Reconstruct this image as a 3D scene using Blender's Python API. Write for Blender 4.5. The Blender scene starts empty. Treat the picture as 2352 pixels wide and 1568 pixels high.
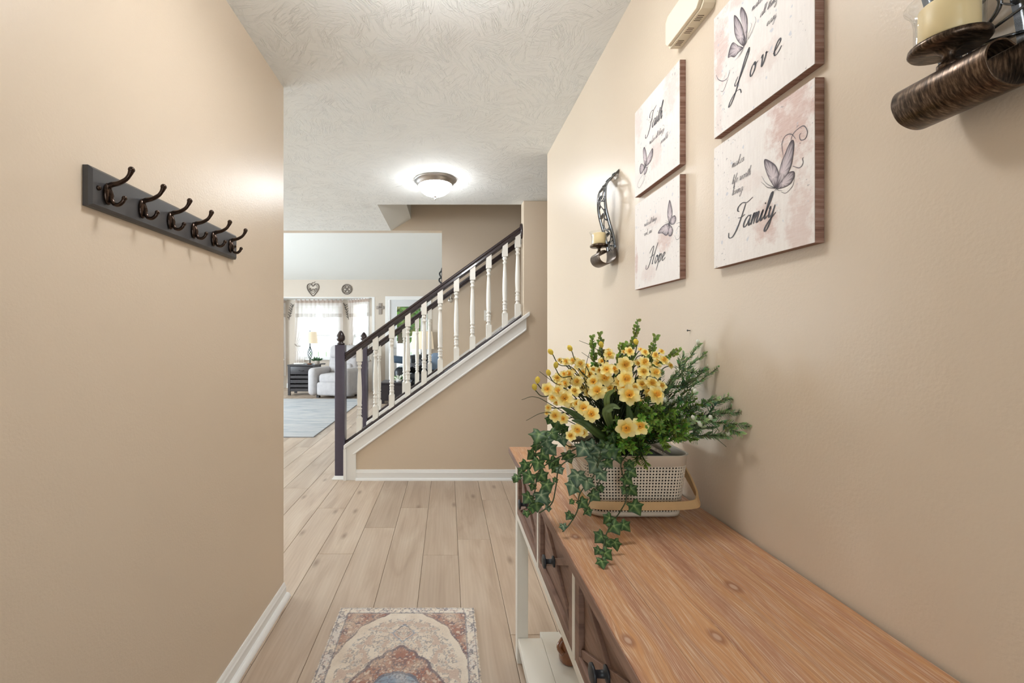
import bpy, bmesh, math, random
from mathutils import Vector, Matrix, Quaternion, noise as mnoise
random.seed(7)
PI = math.pi
scene = bpy.context.scene
C = scene.collection

# ------------------------------------------------------------------ camera
EYE = 1.243
cam_d = bpy.data.cameras.new('camera'); cam = bpy.data.objects.new('camera', cam_d); C.objects.link(cam)
cam.location = (0, 0, EYE); cam.rotation_euler = (PI/2, 0, 0)
cam_d.sensor_width = 36.0; cam_d.lens = 1005/2352*36.0
cam_d.shift_x = (1176-1028)/2352; cam_d.shift_y = -(784-775)/2352
cam_d.clip_start = 0.02; cam_d.clip_end = 200
scene.camera = cam

# ------------------------------------------------------------------ world, daylight, exposure
world = bpy.data.worlds.new('sky'); scene.world = world; world.use_nodes = True
bg = world.node_tree.nodes['Background']
bg.inputs[0].default_value = (0.80, 0.90, 1.0, 1); bg.inputs[1].default_value = 1.5
scene.view_settings.view_transform = 'Standard'; scene.view_settings.look = 'None'
scene.view_settings.gamma = 1.0; scene.view_settings.use_curve_mapping = False
scene.view_settings.exposure = 0.74
def area(name, loc, rot, sx, sy, power, col):
    d = bpy.data.lights.new(name, 'AREA'); d.shape = 'RECTANGLE'; d.size = sx; d.size_y = sy
    d.energy = power; d.color = col
    o = bpy.data.objects.new(name, d); C.objects.link(o); o.location = loc; o.rotation_euler = rot
    return o
# daylight standing outside the windows; the front-door one is an added unseen fill
DAY = (0.86, 0.93, 1.0)
area('daylight_bay', (-3.196, 11.6, 1.35), (-PI/2, 0, 0), 2.4, 3.0, 18, DAY)
area('daylight_bay_side', (-1.62, 11.05, 1.35), (-PI/2, 0, -PI/4), 1.5, 3.0, 9, DAY)
area('daylight_patio_door', (-0.91, 11.6, 2.6), (-PI/2+0.5, 0, 0), 1.2, 1.2, 45, DAY)
area('daylight_side_window', (-6.5, 6.9, 1.6), (0, -PI/2, 0), 1.9, 2.6, 285, DAY)
area('daylight_side_window_two', (-6.5, 3.5, 1.6), (0, -PI/2, 0), 1.9, 1.8, 190, DAY)
area('fill_front_door', (0.0, -1.75, 1.3), (PI/2, 0, 0), 0.9, 1.7, 14, (0.95, 0.98, 1.0))  # unseen fill added behind the camera

# ------------------------------------------------------------------ helpers
ORG = {}
def org(o):
    return ORG.get(o.name, Vector((0, 0, 0))) if o else Vector((0, 0, 0))
def tag(o, label=None, cat=None, group=None, kind=None):
    if label: o['label'] = label
    if cat: o['category'] = cat
    if group: o['group'] = group
    if kind: o['kind'] = kind
    return o
def thing(name, label, cat, loc=(0, 0, 0), rz=0.0, group=None):
    o = bpy.data.objects.new(name, None); C.objects.link(o)
    o.empty_display_size = 0.05
    o.location = loc; o.rotation_euler = (0, 0, rz); ORG[o.name] = Vector(loc)
    return tag(o, label, cat, group)
def link_mesh(name, me, mat, parent=None):
    o = bpy.data.objects.new(name, me); C.objects.link(o)
    if mat is not None and not me.materials: me.materials.append(mat)
    if parent: o.parent = parent
    return o
class MB:
    """collects geometry; build() links it as ONE mesh object"""
    def __init__(s): s.v = []; s.f = []; s.sm = []; s.c = None
    def add(s, vs, fs, smooth=False):
        b = len(s.v); s.v += [tuple(v) for v in vs]
        s.f += [tuple(i+b for i in f) for f in fs]; s.sm += [smooth]*len(fs)
        return s
    def box(s, x0, x1, y0, y1, z0, z1):
        v = [(x, y, z) for x in (x0, x1) for y in (y0, y1) for z in (z0, z1)]
        return s.add(v, [(0,1,3,2),(4,6,7,5),(0,4,5,1),(2,3,7,6),(0,2,6,4),(1,5,7,3)])
    def rbox(s, c, size, r, seg=2, M=None, smooth=True):
        bm = bmesh.new(); bmesh.ops.create_cube(bm, size=1)
        bmesh.ops.scale(bm, vec=size, verts=bm.verts)
        bmesh.ops.bevel(bm, geom=bm.edges[:], offset=min(r, min(size)*0.499), segments=seg, profile=0.5, affect='EDGES')
        T = Matrix.Translation(c) @ (M.to_4x4() if M is not None else Matrix.Identity(4))
        bm.transform(T); bm.verts.index_update()
        s.add([v.co.copy() for v in bm.verts], [[v.index for v in f.verts] for f in bm.faces], smooth)
        bm.free(); return s
    def prism(s, poly, a0, a1, ax='y', smooth=False):
        n = len(poly)
        def mk(p, a):
            if ax == 'y': return (p[0], a, p[1])
            if ax == 'x': return (a, p[0], p[1])
            return (p[0], p[1], a)
        vs = [mk(p, a0) for p in poly]+[mk(p, a1) for p in poly]
        fs = [tuple(range(n)), tuple(range(2*n-1, n-1, -1))]
        fs += [(i, i+n, (i+1) % n+n, (i+1) % n) for i in range(n)]
        return s.add(vs, fs, smooth)
    def lathe(s, prof, c=(0, 0, 0), seg=24, M=None, smooth=True, close=True):
        M = M or Matrix.Identity(3); c = Vector(c); vs = []; fs = []
        for r, z in prof:
            for k in range(seg):
                a = 2*PI*k/seg; vs.append(c+M @ Vector((r*math.cos(a), r*math.sin(a), z)))
        for i in range(len(prof)-1):
            for k in range(seg):
                k2 = (k+1) % seg
                fs.append((i*seg+k, i*seg+k2, (i+1)*seg+k2, (i+1)*seg+k))
        if close:
            if prof[0][0] > 1e-5: fs.append(tuple(range(seg-1, -1, -1)))
            if prof[-1][0] > 1e-5: fs.append(tuple(range((len(prof)-1)*seg, len(prof)*seg)))
        return s.add(vs, fs, smooth)
    def tube(s, pts, rad, seg=8, smooth=True, caps=True, flat=1.0):
        pts = [Vector(p) for p in pts]; n = len(pts)
        rad = rad if isinstance(rad, (list, tuple)) else [rad]*n
        vs = []; fs = []
        t = (pts[1]-pts[0]).normalized()
        up = Vector((0, 0, 1)) if abs(t.z) < 0.9 else Vector((1, 0, 0))
        u = t.cross(up).normalized()
        for i in range(n):
            t = (pts[min(i+1, n-1)]-pts[max(i-1, 0)])
            t = t.normalized() if t.length > 1e-9 else Vector((0, 0, 1))
            u = (u-t*u.dot(t)); u = u.normalized() if u.length > 1e-6 else t.orthogonal().normalized()
            w = t.cross(u)
            for k in range(seg):
                a = 2*PI*k/seg
                vs.append(pts[i]+(u*math.cos(a)+w*math.sin(a)*flat)*rad[i])
        for i in range(n-1):
            for k in range(seg):
                k2 = (k+1) % seg
                fs.append((i*seg+k, i*seg+k2, (i+1)*seg+k2, (i+1)*seg+k))
        if caps:
            fs.append(tuple(range(seg-1, -1, -1))); fs.append(tuple(range((n-1)*seg, n*seg)))
        return s.add(vs, fs, smooth)
    def ball(s, c, r, seg=10, sc=(1, 1, 1), M=None):
        M = M or Matrix.Identity(3); n = max(4, seg//2)
        prof = [(max(1e-6, r*math.sin(PI*i/n)), -r*math.cos(PI*i/n)) for i in range(n+1)]
        b = len(s.v); s.lathe(prof, (0, 0, 0), seg, close=False)
        for i in range(b, len(s.v)):
            v = s.v[i]; p = Vector(c)+M @ Vector((v[0]*sc[0], v[1]*sc[1], v[2]*sc[2])); s.v[i] = tuple(p)
        return s
    def mesh(s, name, o=Vector((0, 0, 0)), fix=True):
        me = bpy.data.meshes.new(name)
        me.from_pydata([(v[0]-o.x, v[1]-o.y, v[2]-o.z) for v in s.v], [], s.f)
        me.polygons.foreach_set('use_smooth', s.sm)
        if fix:
            bm = bmesh.new(); bm.from_mesh(me)
            bmesh.ops.remove_doubles(bm, verts=bm.verts, dist=1e-6)
            bmesh.ops.recalc_face_normals(bm, faces=bm.faces); bm.to_mesh(me); bm.free()
        me.update(); return me
    def build(s, name, mat, parent=None, local=False, fix=True):
        o = Vector((0, 0, 0)) if local else org(parent)
        ob = link_mesh(name, s.mesh(name, o, fix), mat, parent)
        ORG[ob.name] = Vector((0, 0, 0)) if local else o
        return ob
def struct(name, mb, mat, parent=None):
    o = mb.build(name, mat, parent)
    if not parent: o['kind'] = 'structure'
    return o
def bevel(o, w, seg=2):
    m = o.modifiers.new('bevel', 'BEVEL'); m.width = w; m.segments = seg; m.limit_method = 'ANGLE'
    m.angle_limit = math.radians(40); m.harden_normals = False
    return o
def at(px, py, Y):
    return Vector(((px-1028)*Y/1005, Y, EYE+(775-py)*Y/1005))
def crom(pts, n=8, closed=False):
    """Catmull-Rom resample"""
    P = [Vector(p) for p in pts]; out = []
    m = len(P)
    for i in range(m if closed else m-1):
        p0 = P[(i-1) % m] if closed or i > 0 else P[0]*2-P[1]
        p1 = P[i]; p2 = P[(i+1) % m]
        p3 = P[(i+2) % m] if closed or i+2 < m else P[-1]*2-P[-2]
        for k in range(n):
            t = k/n
            out.append(0.5*((2*p1)+(p2-p0)*t+(2*p0-5*p1+4*p2-p3)*t*t+(3*p1-p0-3*p2+p3)*t**3))
    if not closed: out.append(P[-1].copy())
    return out
def basis(z, up=(0, 0, 1)):
    z = Vector(z).normalized(); up = Vector(up)
    if abs(z.dot(up)) > 0.98: up = Vector((1, 0, 0))
    x = up.cross(z).normalized(); y = z.cross(x)
    return Matrix((x, y, z)).transposed()
def lerp(a, b, t): return a+(b-a)*t
def srgb(r, g, b):
    f = lambda c: (c/255)/12.92 if c/255 <= 0.04045 else ((c/255+0.055)/1.055)**2.4
    return (f(r), f(g), f(b))
# ------------------------------------------------------------------ materials
class NT:
    def __init__(s, name):
        s.m = bpy.data.materials.new(name); s.m.use_nodes = True
        s.t = s.m.node_tree; s.b = s.t.nodes['Principled BSDF']; s.out = s.t.nodes['Material Output']
    def n(s, typ, ins=None, **kw):
        nd = s.t.nodes.new(typ)
        for k, v in kw.items(): setattr(nd, k, v)
        for k, v in (ins or {}).items():
            if hasattr(v, 'is_linked') or isinstance(v, bpy.types.NodeSocket): s.t.links.new(v, nd.inputs[k])
            else: nd.inputs[k].default_value = v
        return nd
    def l(s, a, b): s.t.links.new(a, b)
    def math(s, op, a, b=0.0, c=0.0, clamp=False):
        return s.n('ShaderNodeMath', {0: a, 1: b, 2: c}, operation=op, use_clamp=clamp).outputs[0]
    def mix(s, f, a, b, blend='MIX'):
        nd = s.t.nodes.new('ShaderNodeMix'); nd.data_type = 'RGBA'; nd.blend_type = blend
        for i, v in ((0, f), (6, a), (7, b)):
            if isinstance(v, bpy.types.NodeSocket): s.t.links.new(v, nd.inputs[i])
            elif i == 0: nd.inputs[i].default_value = v
            else: nd.inputs[i].default_value = (v[0], v[1], v[2], 1)
        return nd.outputs[2]
    def ramp(s, f, stops, interp='LINEAR'):
        nd = s.t.nodes.new('ShaderNodeValToRGB'); s.t.links.new(f, nd.inputs[0])
        e = nd.color_ramp.elements; nd.color_ramp.interpolation = interp
        while len(e) < len(stops): e.new(0.5)
        for i, (p, c) in enumerate(stops):
            e[i].position = p; e[i].color = (c[0], c[1], c[2], 1) if isinstance(c, (tuple, list)) else (c, c, c, 1)
        return nd.outputs[0]
    def obj(s): return s.n('ShaderNodeTexCoord').outputs['Object']
    def mapping(s, v, scale=(1, 1, 1), loc=(0, 0, 0), rot=(0, 0, 0)):
        return s.n('ShaderNodeMapping', {0: v, 1: loc, 2: rot, 3: scale}).outputs[0]
    def noise(s, v, scale, detail=3, rough=0.55, dist=0.0):
        return s.n('ShaderNodeTexNoise', {'Vector': v, 'Scale': scale, 'Detail': detail, 'Roughness': rough, 'Distortion': dist}).outputs[0]
    def bump(s, h, strength=0.2, dist=0.005):
        nd = s.n('ShaderNodeBump', {'Strength': strength, 'Distance': dist, 'Height': h})
        s.l(nd.outputs[0], s.b.inputs['Normal']); return nd
    def set(s, **kw):
        for k, v in kw.items():
            k = {'color': 'Base Color', 'rough': 'Roughness', 'metal': 'Metallic', 'spec': 'Specular IOR Level', 'ior': 'IOR',
                 'trans': 'Transmission Weight', 'coat': 'Coat Weight', 'sss': 'Subsurface Weight', 'ecol': 'Emission Color',
                 'estr': 'Emission Strength', 'sheen': 'Sheen Weight', 'alpha': 'Alpha'}[k]
            if isinstance(v, bpy.types.NodeSocket): s.l(v, s.b.inputs[k])
            else: s.b.inputs[k].default_value = (v[0], v[1], v[2], 1) if isinstance(v, tuple) else v
        return s
def simple(name, col, rough=0.5, metal=0.0, var=0.0, vscale=8.0, bump=0.0, bscale=200.0, bdist=0.001, **kw):
    t = NT(name); t.set(color=tuple(col), rough=rough, metal=metal, **kw)
    if var or bump: oc = t.obj()
    if var:
        f = t.noise(oc, vscale, 4)
        a = tuple(c*(1-var) for c in col); b = tuple(min(1, c*(1+var)) for c in col)
        t.set(color=t.mix(f, a, b))
    if bump: t.bump(t.noise(oc, bscale, 3), bump, bdist)
    return t.m
MAT = {}
def wall_mat(name, col, rough, bump):
    t = NT(name); oc = t.obj(); t.set(rough=rough, spec=0.45)
    f = t.noise(oc, 1.3, 3)
    t.set(color=t.mix(f, tuple(c*0.985 for c in col), tuple(c*1.015 for c in col)))
    t.bump(t.noise(oc, 170, 2, 0.5), bump, 0.0022)
    return t.m
BEIGE = srgb(212, 195, 174)
MAT['wall'] = wall_mat('beige_eggshell_paint', BEIGE, 0.36, 0.22)
MAT['wall_far'] = wall_mat('beige_wall_paint_living', srgb(208, 197, 184), 0.6, 0.15)
MAT['white_ceil'] = wall_mat('smooth_white_ceiling_paint', srgb(225, 225, 221), 0.8, 0.1)
MAT['trim'] = simple('white_trim_paint', srgb(236, 236, 235), 0.32)
MAT['baluster'] = simple('white_baluster_paint', srgb(232, 229, 222), 0.35)
MAT['white_frame'] = simple('white_painted_wood', srgb(228, 224, 214), 0.45, var=0.04, vscale=6, bump=0.12, bscale=60)
def stomp():
    t = NT('stomped_ceiling_texture'); oc = t.obj(); t.set(color=srgb(236, 237, 235), rough=0.85, spec=0.2)
    warp = t.n('ShaderNodeTexNoise', {'Vector': oc, 'Scale': 9.0, 'Detail': 2.0}).outputs[1]
    wv = t.n('ShaderNodeVectorMath', {0: warp, 1: (0.5, 0.5, 0.5)}, operation='SUBTRACT').outputs[0]
    wv = t.n('ShaderNodeVectorMath', {0: wv, 'Scale': 0.035}, operation='SCALE').outputs[0]
    p = t.n('ShaderNodeVectorMath', {0: oc, 1: wv}, operation='ADD').outputs[0]
    hs = []
    for sc, off in ((7.0, 0.0), (8.5, 3.7)):
        po = t.mapping(p, loc=(off, off*0.7, 0))
        vo = t.n('ShaderNodeTexVoronoi', {'Vector': po, 'Scale': sc}, voronoi_dimensions='2D')
        ang = t.math('MULTIPLY', t.n('ShaderNodeSeparateColor', {0: vo.outputs['Color']}).outputs[0], 6.283)
        vr = t.n('ShaderNodeVectorRotate', {'Vector': po, 'Angle': ang}, rotation_type='Z_AXIS').outputs[0]
        st = t.mapping(vr, scale=(9.0, 95.0, 1.0))
        nz = t.noise(st, 1.0, 2, 0.5, 0.12)
        rg = t.math('ABSOLUTE', t.math('SUBTRACT', nz, 0.5))
        rg = t.n('ShaderNodeMapRange', {0: rg, 1: 0.0, 2: 0.042, 3: 1.0, 4: 0.0}, interpolation_type='SMOOTHSTEP').outputs[0]
        gate = t.n('ShaderNodeMapRange', {0: t.noise(st, 0.35, 1), 1: 0.42, 2: 0.55, 3: 0.0, 4: 1.0}).outputs[0]
        fade = t.n('ShaderNodeMapRange', {0: vo.outputs['Distance'], 1: 0.25, 2: 0.75, 3: 1.0, 4: 0.15}).outputs[0]
        hs.append(t.math('MULTIPLY', t.math('MULTIPLY', rg, gate), fade))
    h = t.math('MAXIMUM', hs[0], hs[1])
    h = t.math('ADD', h, t.math('MULTIPLY', t.noise(oc, 90, 2), 0.25))
    t.bump(h, 0.62, 0.0048)
    return t.m
MAT['stomp'] = stomp()
def plank_mat():
    t = NT('greige_oak_plank'); oc = t.obj(); oi = t.n('ShaderNodeObjectInfo')
    rnd = oi.outputs['Random']
    off = t.n('ShaderNodeCombineXYZ', {0: t.math('MULTIPLY', rnd, 37.0), 1: t.math('MULTIPLY', rnd, 91.0), 2: 0.0}).outputs[0]
    p = t.n('ShaderNodeVectorMath', {0: oc, 1: off}, operation='ADD').outputs[0]
    big = t.noise(t.mapping(p, (9, 1.3, 1)), 1.0, 4, 0.55, 1.2)
    fine = t.noise(t.mapping(p, (150, 4, 1)), 1.0, 3, 0.6, 0.3)
    cath = t.n('ShaderNodeTexWave', {'Vector': t.mapping(p, (1, 0.06, 1)), 'Scale': 16.0, 'Distortion': 7.0, 'Detail': 2.0, 'Detail Scale': 1.3}, wave_type='BANDS', bands_direction='X').outputs[1]
    base = t.ramp(big, [(0.25, srgb(176, 154, 134)), (0.5, srgb(200, 180, 160)), (0.75, srgb(214, 197, 178))])
    base = t.mix(t.math('MULTIPLY', t.math('SUBTRACT', 1.0, fine), 0.28), base, srgb(146, 124, 104))
    base = t.mix(t.math('MULTIPLY', cath, 0.13), base, srgb(158, 134, 112))
    kn = t.n('ShaderNodeTexVoronoi', {'Vector': t.mapping(p, (7.0, 2.6, 1)), 'Scale': 1.0, 'Randomness': 1.0}, voronoi_dimensions='2D')
    kf = t.n('ShaderNodeMapRange', {0: kn.outputs['Distance'], 1: 0.02, 2: 0.16, 3: 0.75, 4: 0.0}).outputs[0]
    ksel = t.math('GREATER_THAN', t.n('ShaderNodeSeparateColor', {0: kn.outputs['Color']}).outputs[1], 0.80)
    base = t.mix(t.math('MULTIPLY', kf, ksel), base, srgb(132, 110, 92))
    tone = t.n('ShaderNodeMapRange', {0: rnd, 3: 0.84, 4: 1.06}).outputs[0]
    hs = t.n('ShaderNodeHueSaturation', {'Saturation': 1.0, 'Value': tone, 'Color': base}).outputs[0]
    t.set(color=hs, rough=t.n('ShaderNodeMapRange', {0: fine, 3: 0.34, 4: 0.5}).outputs[0], spec=0.5)
    t.bump(fine, 0.12, 0.001)
    return t.m
MAT['plank'] = plank_mat()
MAT['subfloor'] = simple('dark_plank_joint', srgb(96, 78, 64), 0.8)
MAT['espresso'] = simple('espresso_stained_wood', (0.030, 0.018, 0.020), 0.27, var=0.25, vscale=30, coat=0.35)
MAT['espresso_daylit'] = simple('espresso_stain_daylight_tint', (0.066, 0.056, 0.090), 0.36, var=0.15, vscale=20, coat=0.3)  # espresso wood with bluish daylight sheen mixed into the colour
MAT['carpet'] = simple('beige_stair_carpet', srgb(196, 182, 164), 0.95, var=0.12, vscale=300, bump=0.6, bscale=500)
MAT['nickel'] = simple('brushed_nickel', (0.52, 0.50, 0.49), 0.32, 1.0)
MAT['chrome'] = simple('polished_chrome', (0.75, 0.75, 0.75), 0.12, 1.0)
MAT['black_knob'] = simple('matte_black_knob', (0.018, 0.020, 0.024), 0.42)
# ================================================================== large structure
XL, XR, H = -0.786, 0.652, 2.44
YS0, YS1 = 3.83, 3.94        # stair front wall
YP0, YP1 = 4.90, 5.01        # partition behind the stairs
XJ = 0.663                    # jamb where the stair wall turns full height
XN = -0.905                   # right side of the newels
SL = 0.72
def zc(x): return 0.310+SL*(x+0.8956)
YF = 10.16
# ---- floor: one base and every plank a piece of its own
fl = struct('floor', MB().box(-6.2, 3.3, -1.4, 11.2, -0.05, -0.0035), MAT['subfloor'])
PW, PL = 0.2017, 1.524
pm = {}
def plank_mesh(L):
    k = round(L, 3)
    if k not in pm:
        b = MB(); w = PW/2-0.0009; l = L/2-0.0009; e = 0.0016; z1 = 0.0; z0 = -0.004
        vs = [(-w, -l, z0), (w, -l, z0), (w, l, z0), (-w, l, z0), (-w, -l, z1-e), (w, -l, z1-e), (w, l, z1-e), (-w, l, z1-e),
              (-w+e, -l+e, z1), (w-e, -l+e, z1), (w-e, l-e, z1), (-w+e, l-e, z1)]
        fs = [(0,1,5,4),(1,2,6,5),(2,3,7,6),(3,0,4,7),(4,5,9,8),(5,6,10,9),(6,7,11,10),(7,4,8,11),(8,9,10,11)]
        b.add(vs, fs); me = b.mesh('plank', fix=False); me.materials.append(MAT['plank']); pm[k] = me
    return pm[k]
JOINT = {-7: 3.61, -6: 3.99, -5: 3.19, -4: 2.516, -3: 2.863, -2: 3.196, -1: 2.502, 0: 2.695, 1: 3.356, 2: 2.95}
rp = random.Random(3)
nearpl, farpl = [], []
for k in range(-31, 17):
    xc = 0.0618+PW*(k+0.5)
    y = JOINT.get(k, rp.uniform(2.3, 3.8))
    while y > -1.4: y -= PL
    while y < 11.1:
        a, b_ = max(y, -1.4), min(y+PL, 11.15); y += PL
        if b_-a < 0.03: continue
        vis = False          # planks the photograph can show
        for i in range(9):
            yy = lerp(a, b_, i/8)
            if yy < 0.9: continue
            px = 1028+1005*xc/yy
            if yy < 3.0 and XL-0.12 < xc < XR+0.02: vis = True
            if 3.0 <= yy < 3.86 and (630 < px < 1265): vis = True
            if yy >= 2.05 and 630 < px < 1060 and (yy < 3.9 or xc < -0.75): vis = True
        (nearpl if vis else farpl).append((xc, a, b_))
for xc, a, b_ in nearpl:
    o = link_mesh('plank', plank_mesh(b_-a), None, fl); o.location = (xc, (a+b_)/2, 0)
# remaining boards of the floor outside the photograph's view
rest = MB()
for xc, a, b_ in farpl: rest.box(xc-PW/2+.0009, xc+PW/2-.0009, a+.0009, b_-.0009, -0.004, -0.0002)
ro = rest.build('floor_boards_beyond', MAT['plank'], fl); ro['kind'] = 'stuff'
# ---- foyer ceiling with the stairwell hole
XH = -0.633
c = MB()
c.box(-6.2, 3.3, -1.4, YS1, H, H+0.12)
c.box(-6.2, XH, YS1, YP0, H, H+0.12)
struct('ceiling', c, MAT['stomp'])
# ---- walls
struct('wall_left', MB().box(XL-0.115, XL, -1.3, 2.097, 0, H), MAT['wall'])
struct('wall_left_return', MB().box(-6.1, XL-0.115, 1.98, 2.097, 0, H), MAT['wall'])
struct('wall_right', MB().box(XR, XR+0.115, -1.3, 2.86, 0, H), MAT['wall'])
struct('wall_right_return', MB().box(XR+0.115, 3.2, 2.745, 2.86, 0, H), MAT['wall'])
w = MB(); w.box(XL-0.115, -0.46, -1.3, -1.2, 0, H); w.box(0.46, XR+0.115, -1.3, -1.2, 0, H); w.box(-0.46, 0.46, -1.3, -1.2, 2.05, H)
struct('wall_entry', w, MAT['wall'])
ws = MB().prism([(XN, 0), (3.2, 0), (3.2, H), (XJ, H), (XJ, zc(XJ)), (XN, zc(XN))], YS0, YS1, 'y')
bevel(struct('wall_stair', ws, MAT['wall']), 0.006, 2)
wp = MB()
wp.prism([(XN, 0), (-0.063, 0), (-0.063, zc(-0.063)), (XN, zc(XN))], YP0, YP1)
wp.prism([(-0.063, 0), (3.2, 0), (3.2, 4.9), (-0.063, 4.9)], YP0, YP1)
wp.prism([(-6.1, H), (-0.063, H), (-0.063, 4.9), (-6.1, 4.9)], YP0, YP1)
struct('wall_partition', wp, MAT['wall_stairwell'] if 'wall_stairwell' in MAT else MAT['wall'])
up = MB()
up.box(-0.75, 3.2, YS0, YS1, H+0.12, 4.9)
up.box(-0.75, XH, YS1, YP0, H+0.12, 4.9)
struct('wall_stairwell', up, MAT['wall'])
struct('wall_hall_end', MB().box(3.2, 3.3, 2.7, YP1, 0, 4.9), MAT['wall'])
struct('ceiling_stairwell', MB().box(-0.75, 3.3, YS0, YP1, 4.9, 4.98), MAT['white_ceil'])
# white folded soffit at the foot of the stairwell hole
A = Vector((XH, YS1, H)); B = Vector((XH, YP0, H)); Cc = Vector((-0.41, YP0, 2.572)); E = Vector((-0.41, 4.36, 2.575))
F = Vector((-0.33, YS1, 2.72)); G = Vector((-0.41, YP0, 3.2)); Hh = Vector((-0.41, 4.36, 3.2)); I_ = Vector((-0.33, YS1, 3.2))
J = Vector((XH, YS1, 3.2)); K = Vector((XH, YP0, 3.2))
so = MB().add([A, B, Cc, E, F, G, Hh, I_, J, K], [(0,3,1),(1,3,2),(0,4,3),(2,3,6,5),(3,4,7,6),(0,1,9,8),(1,2,5,9),(0,8,7,4),(5,6,7,8,9)])
struct('trim_stairwell_soffit', so, MAT['white_ceil'])
# ---- living room shell
struct('wall_living_left_near', MB().box(-6.2, -6.1, 1.98, 2.6, 0, 4.9), MAT['wall_far'])
wl = MB()
for y0, y1 in ((2.6, 5.6), (5.6, 8.2)):
    pass
wl.box(-6.2, -6.1, 2.6, 2.7, 0, 4.9); wl.box(-6.2, -6.1, 4.3, 5.6, 0, 4.9); wl.box(-6.2, -6.1, 8.2, 10.28, 0, 4.9)
wl.box(-6.2, -6.1, 2.7, 4.3, 0, 0.65); wl.box(-6.2, -6.1, 5.6, 8.2, 0, 0.65)
wl.box(-6.2, -6.1, 2.7, 4.3, 2.2, 4.9); wl.box(-6.2, -6.1, 5.6, 8.2, 2.2, 4.9)
struct('wall_living_left', wl, MAT['wall_far'])
struct('wall_living_right', MB().box(0.9, 1.0, YP1, 10.28, 0, 4.9), MAT['wall_far'])
BX0, BX1, BZ = -4.65, -1.743, 2.18
DX0, DX1, DZ = -1.395, -0.43, 2.15
ZT = 2.547
wf = MB()
wf.box(-6.1, BX0, YF, YF+0.12, 0, ZT+0.05); wf.box(BX1, DX0, YF, YF+0.12, 0, ZT+0.05)
wf.box(DX1, 0.9, YF, YF+0.12, 0, ZT+0.05)
wf.box(BX0, BX1, YF, YF+0.12, BZ, ZT+0.05); wf.box(DX0, DX1, YF, YF+0.12, DZ, ZT+0.05)
struct('wall_far', wf, MAT['wall_far'])
YB = 10.85; BL, BR = -3.98, -2.41
wx0, wx1, wz0, wz1 = -3.72, -2.66, 0.72, 2.09
wb = MB()
wb.box(BL-0.05, wx0, YB, YB+0.1, 0, 2.4); wb.box(wx1, BR+0.05, YB, YB+0.1, 0, 2.4)
wb.box(wx0, wx1, YB, YB+0.1, 0, wz0); wb.box(wx0, wx1, YB, YB+0.1, wz1, 2.4)
def slab(p, q, t, z0, z1, mb):
    d = Vector((q[0]-p[0], q[1]-p[1], 0)).normalized(); n = Vector((-d.y, d.x, 0))*t
    vs = [(a[0]+o.x, a[1]+o.y, z) for a in (p, q) for o in (Vector((0, 0, 0)), n) for z in (z0, z1)]
    mb.add(vs, [(0,1,3,2),(4,6,7,5),(0,4,5,1),(2,3,7,6),(0,2,6,4),(1,5,7,3)])
def pt(p, q, t): return (lerp(p[0], q[0], t), lerp(p[1], q[1], t))
for p, q in (((BX1, YF+0.11), (BR, YB)), ((BL, YB), (BX0, YF+0.11))):
    tt = -0.1
    slab(p, pt(p, q, 0.16), tt, 0, 2.4, wb); slab(pt(p, q, 0.84), q, tt, 0, 2.4, wb)
    slab(pt(p, q, 0.16), pt(p, q, 0.84), tt, 0, wz0, wb); slab(pt(p, q, 0.16), pt(p, q, 0.84), tt, wz1, 2.4, wb)
struct('wall_bay', wb, MAT['wall_far'])
struct('ceiling_bay', MB().prism([(BX0-0.1, YF+0.01), (BX1+0.1, YF+0.01), (BR+0.1, YB+0.15), (BL-0.1, YB+0.15)], BZ, BZ+0.2, 'z'), MAT['white_ceil'])
# sloped white ceiling of the living room
zr = ZT+0.33*(YF-YP1)
struct('ceiling_living', MB().prism([(YF+0.12, ZT), (YP1, zr), (YP1, zr+0.08), (YF+0.12, ZT+0.08)], -6.2, 1.0, 'x'), MAT['white_ceil'])
# slim white casing round the bay opening
cs = MB(); cs.box(BX0, BX1+0.05, YF-0.006, YF+0.12, BZ-0.012, BZ+0.004); cs.box(BX1-0.012, BX1+0.05, YF-0.006, YF+0.12, 0, BZ-0.012)
struct('trim_bay_casing', cs, MAT['trim'])
# ---- baseboards: colonial profile + shoe
def base_prof(h, t=0.013, shoe=True):
    p = [(0, 0), (0, h), (t*0.35, h), (t*0.55, h*0.93), (t*0.75, h*0.80), (t, h*0.72), (t, 0.019)]
    if shoe: p += [(t+0.005, 0.0185), (t+0.0125, 0.0145), (t+0.0175, 0.008), (t+0.019, 0.0)]
    else: p += [(t, 0)]
    return p
def sweep(name, prof, p, q, nrm, mat=MAT['trim'], parent=None):
    """profile (out, z) swept straight from p to q, 'out' along nrm"""
    b = MB(); n = len(prof); nv = Vector((nrm[0], nrm[1], 0))
    vs = []
    for a in (p, q):
        for u, z in prof: vs.append(Vector((a[0], a[1], 0))+nv*u+Vector((0, 0, z)))
    fs = [tuple(range(n)), tuple(range(2*n-1, n-1, -1))]+[(i, i+n, (i+1) % n+n, (i+1) % n) for i in range(n)]
    b.add(vs, fs)
    return struct(name, b, mat, parent)
bl = sweep('baseboard_left', base_prof(0.07, 0.013, False), (XL, -1.2), (XL, 2.097), (1, 0))
sh = MB().prism([(XL+0.013, 0), (XL+0.013, 0.020)]+[(XL+0.013+0.020*math.sin(a), 0.020*math.cos(a)) for a in (0.3, 0.6, 0.9, 1.2, 1.5)]+[(XL+0.033, 0)], -1.2, 2.105, 'y')
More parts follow.
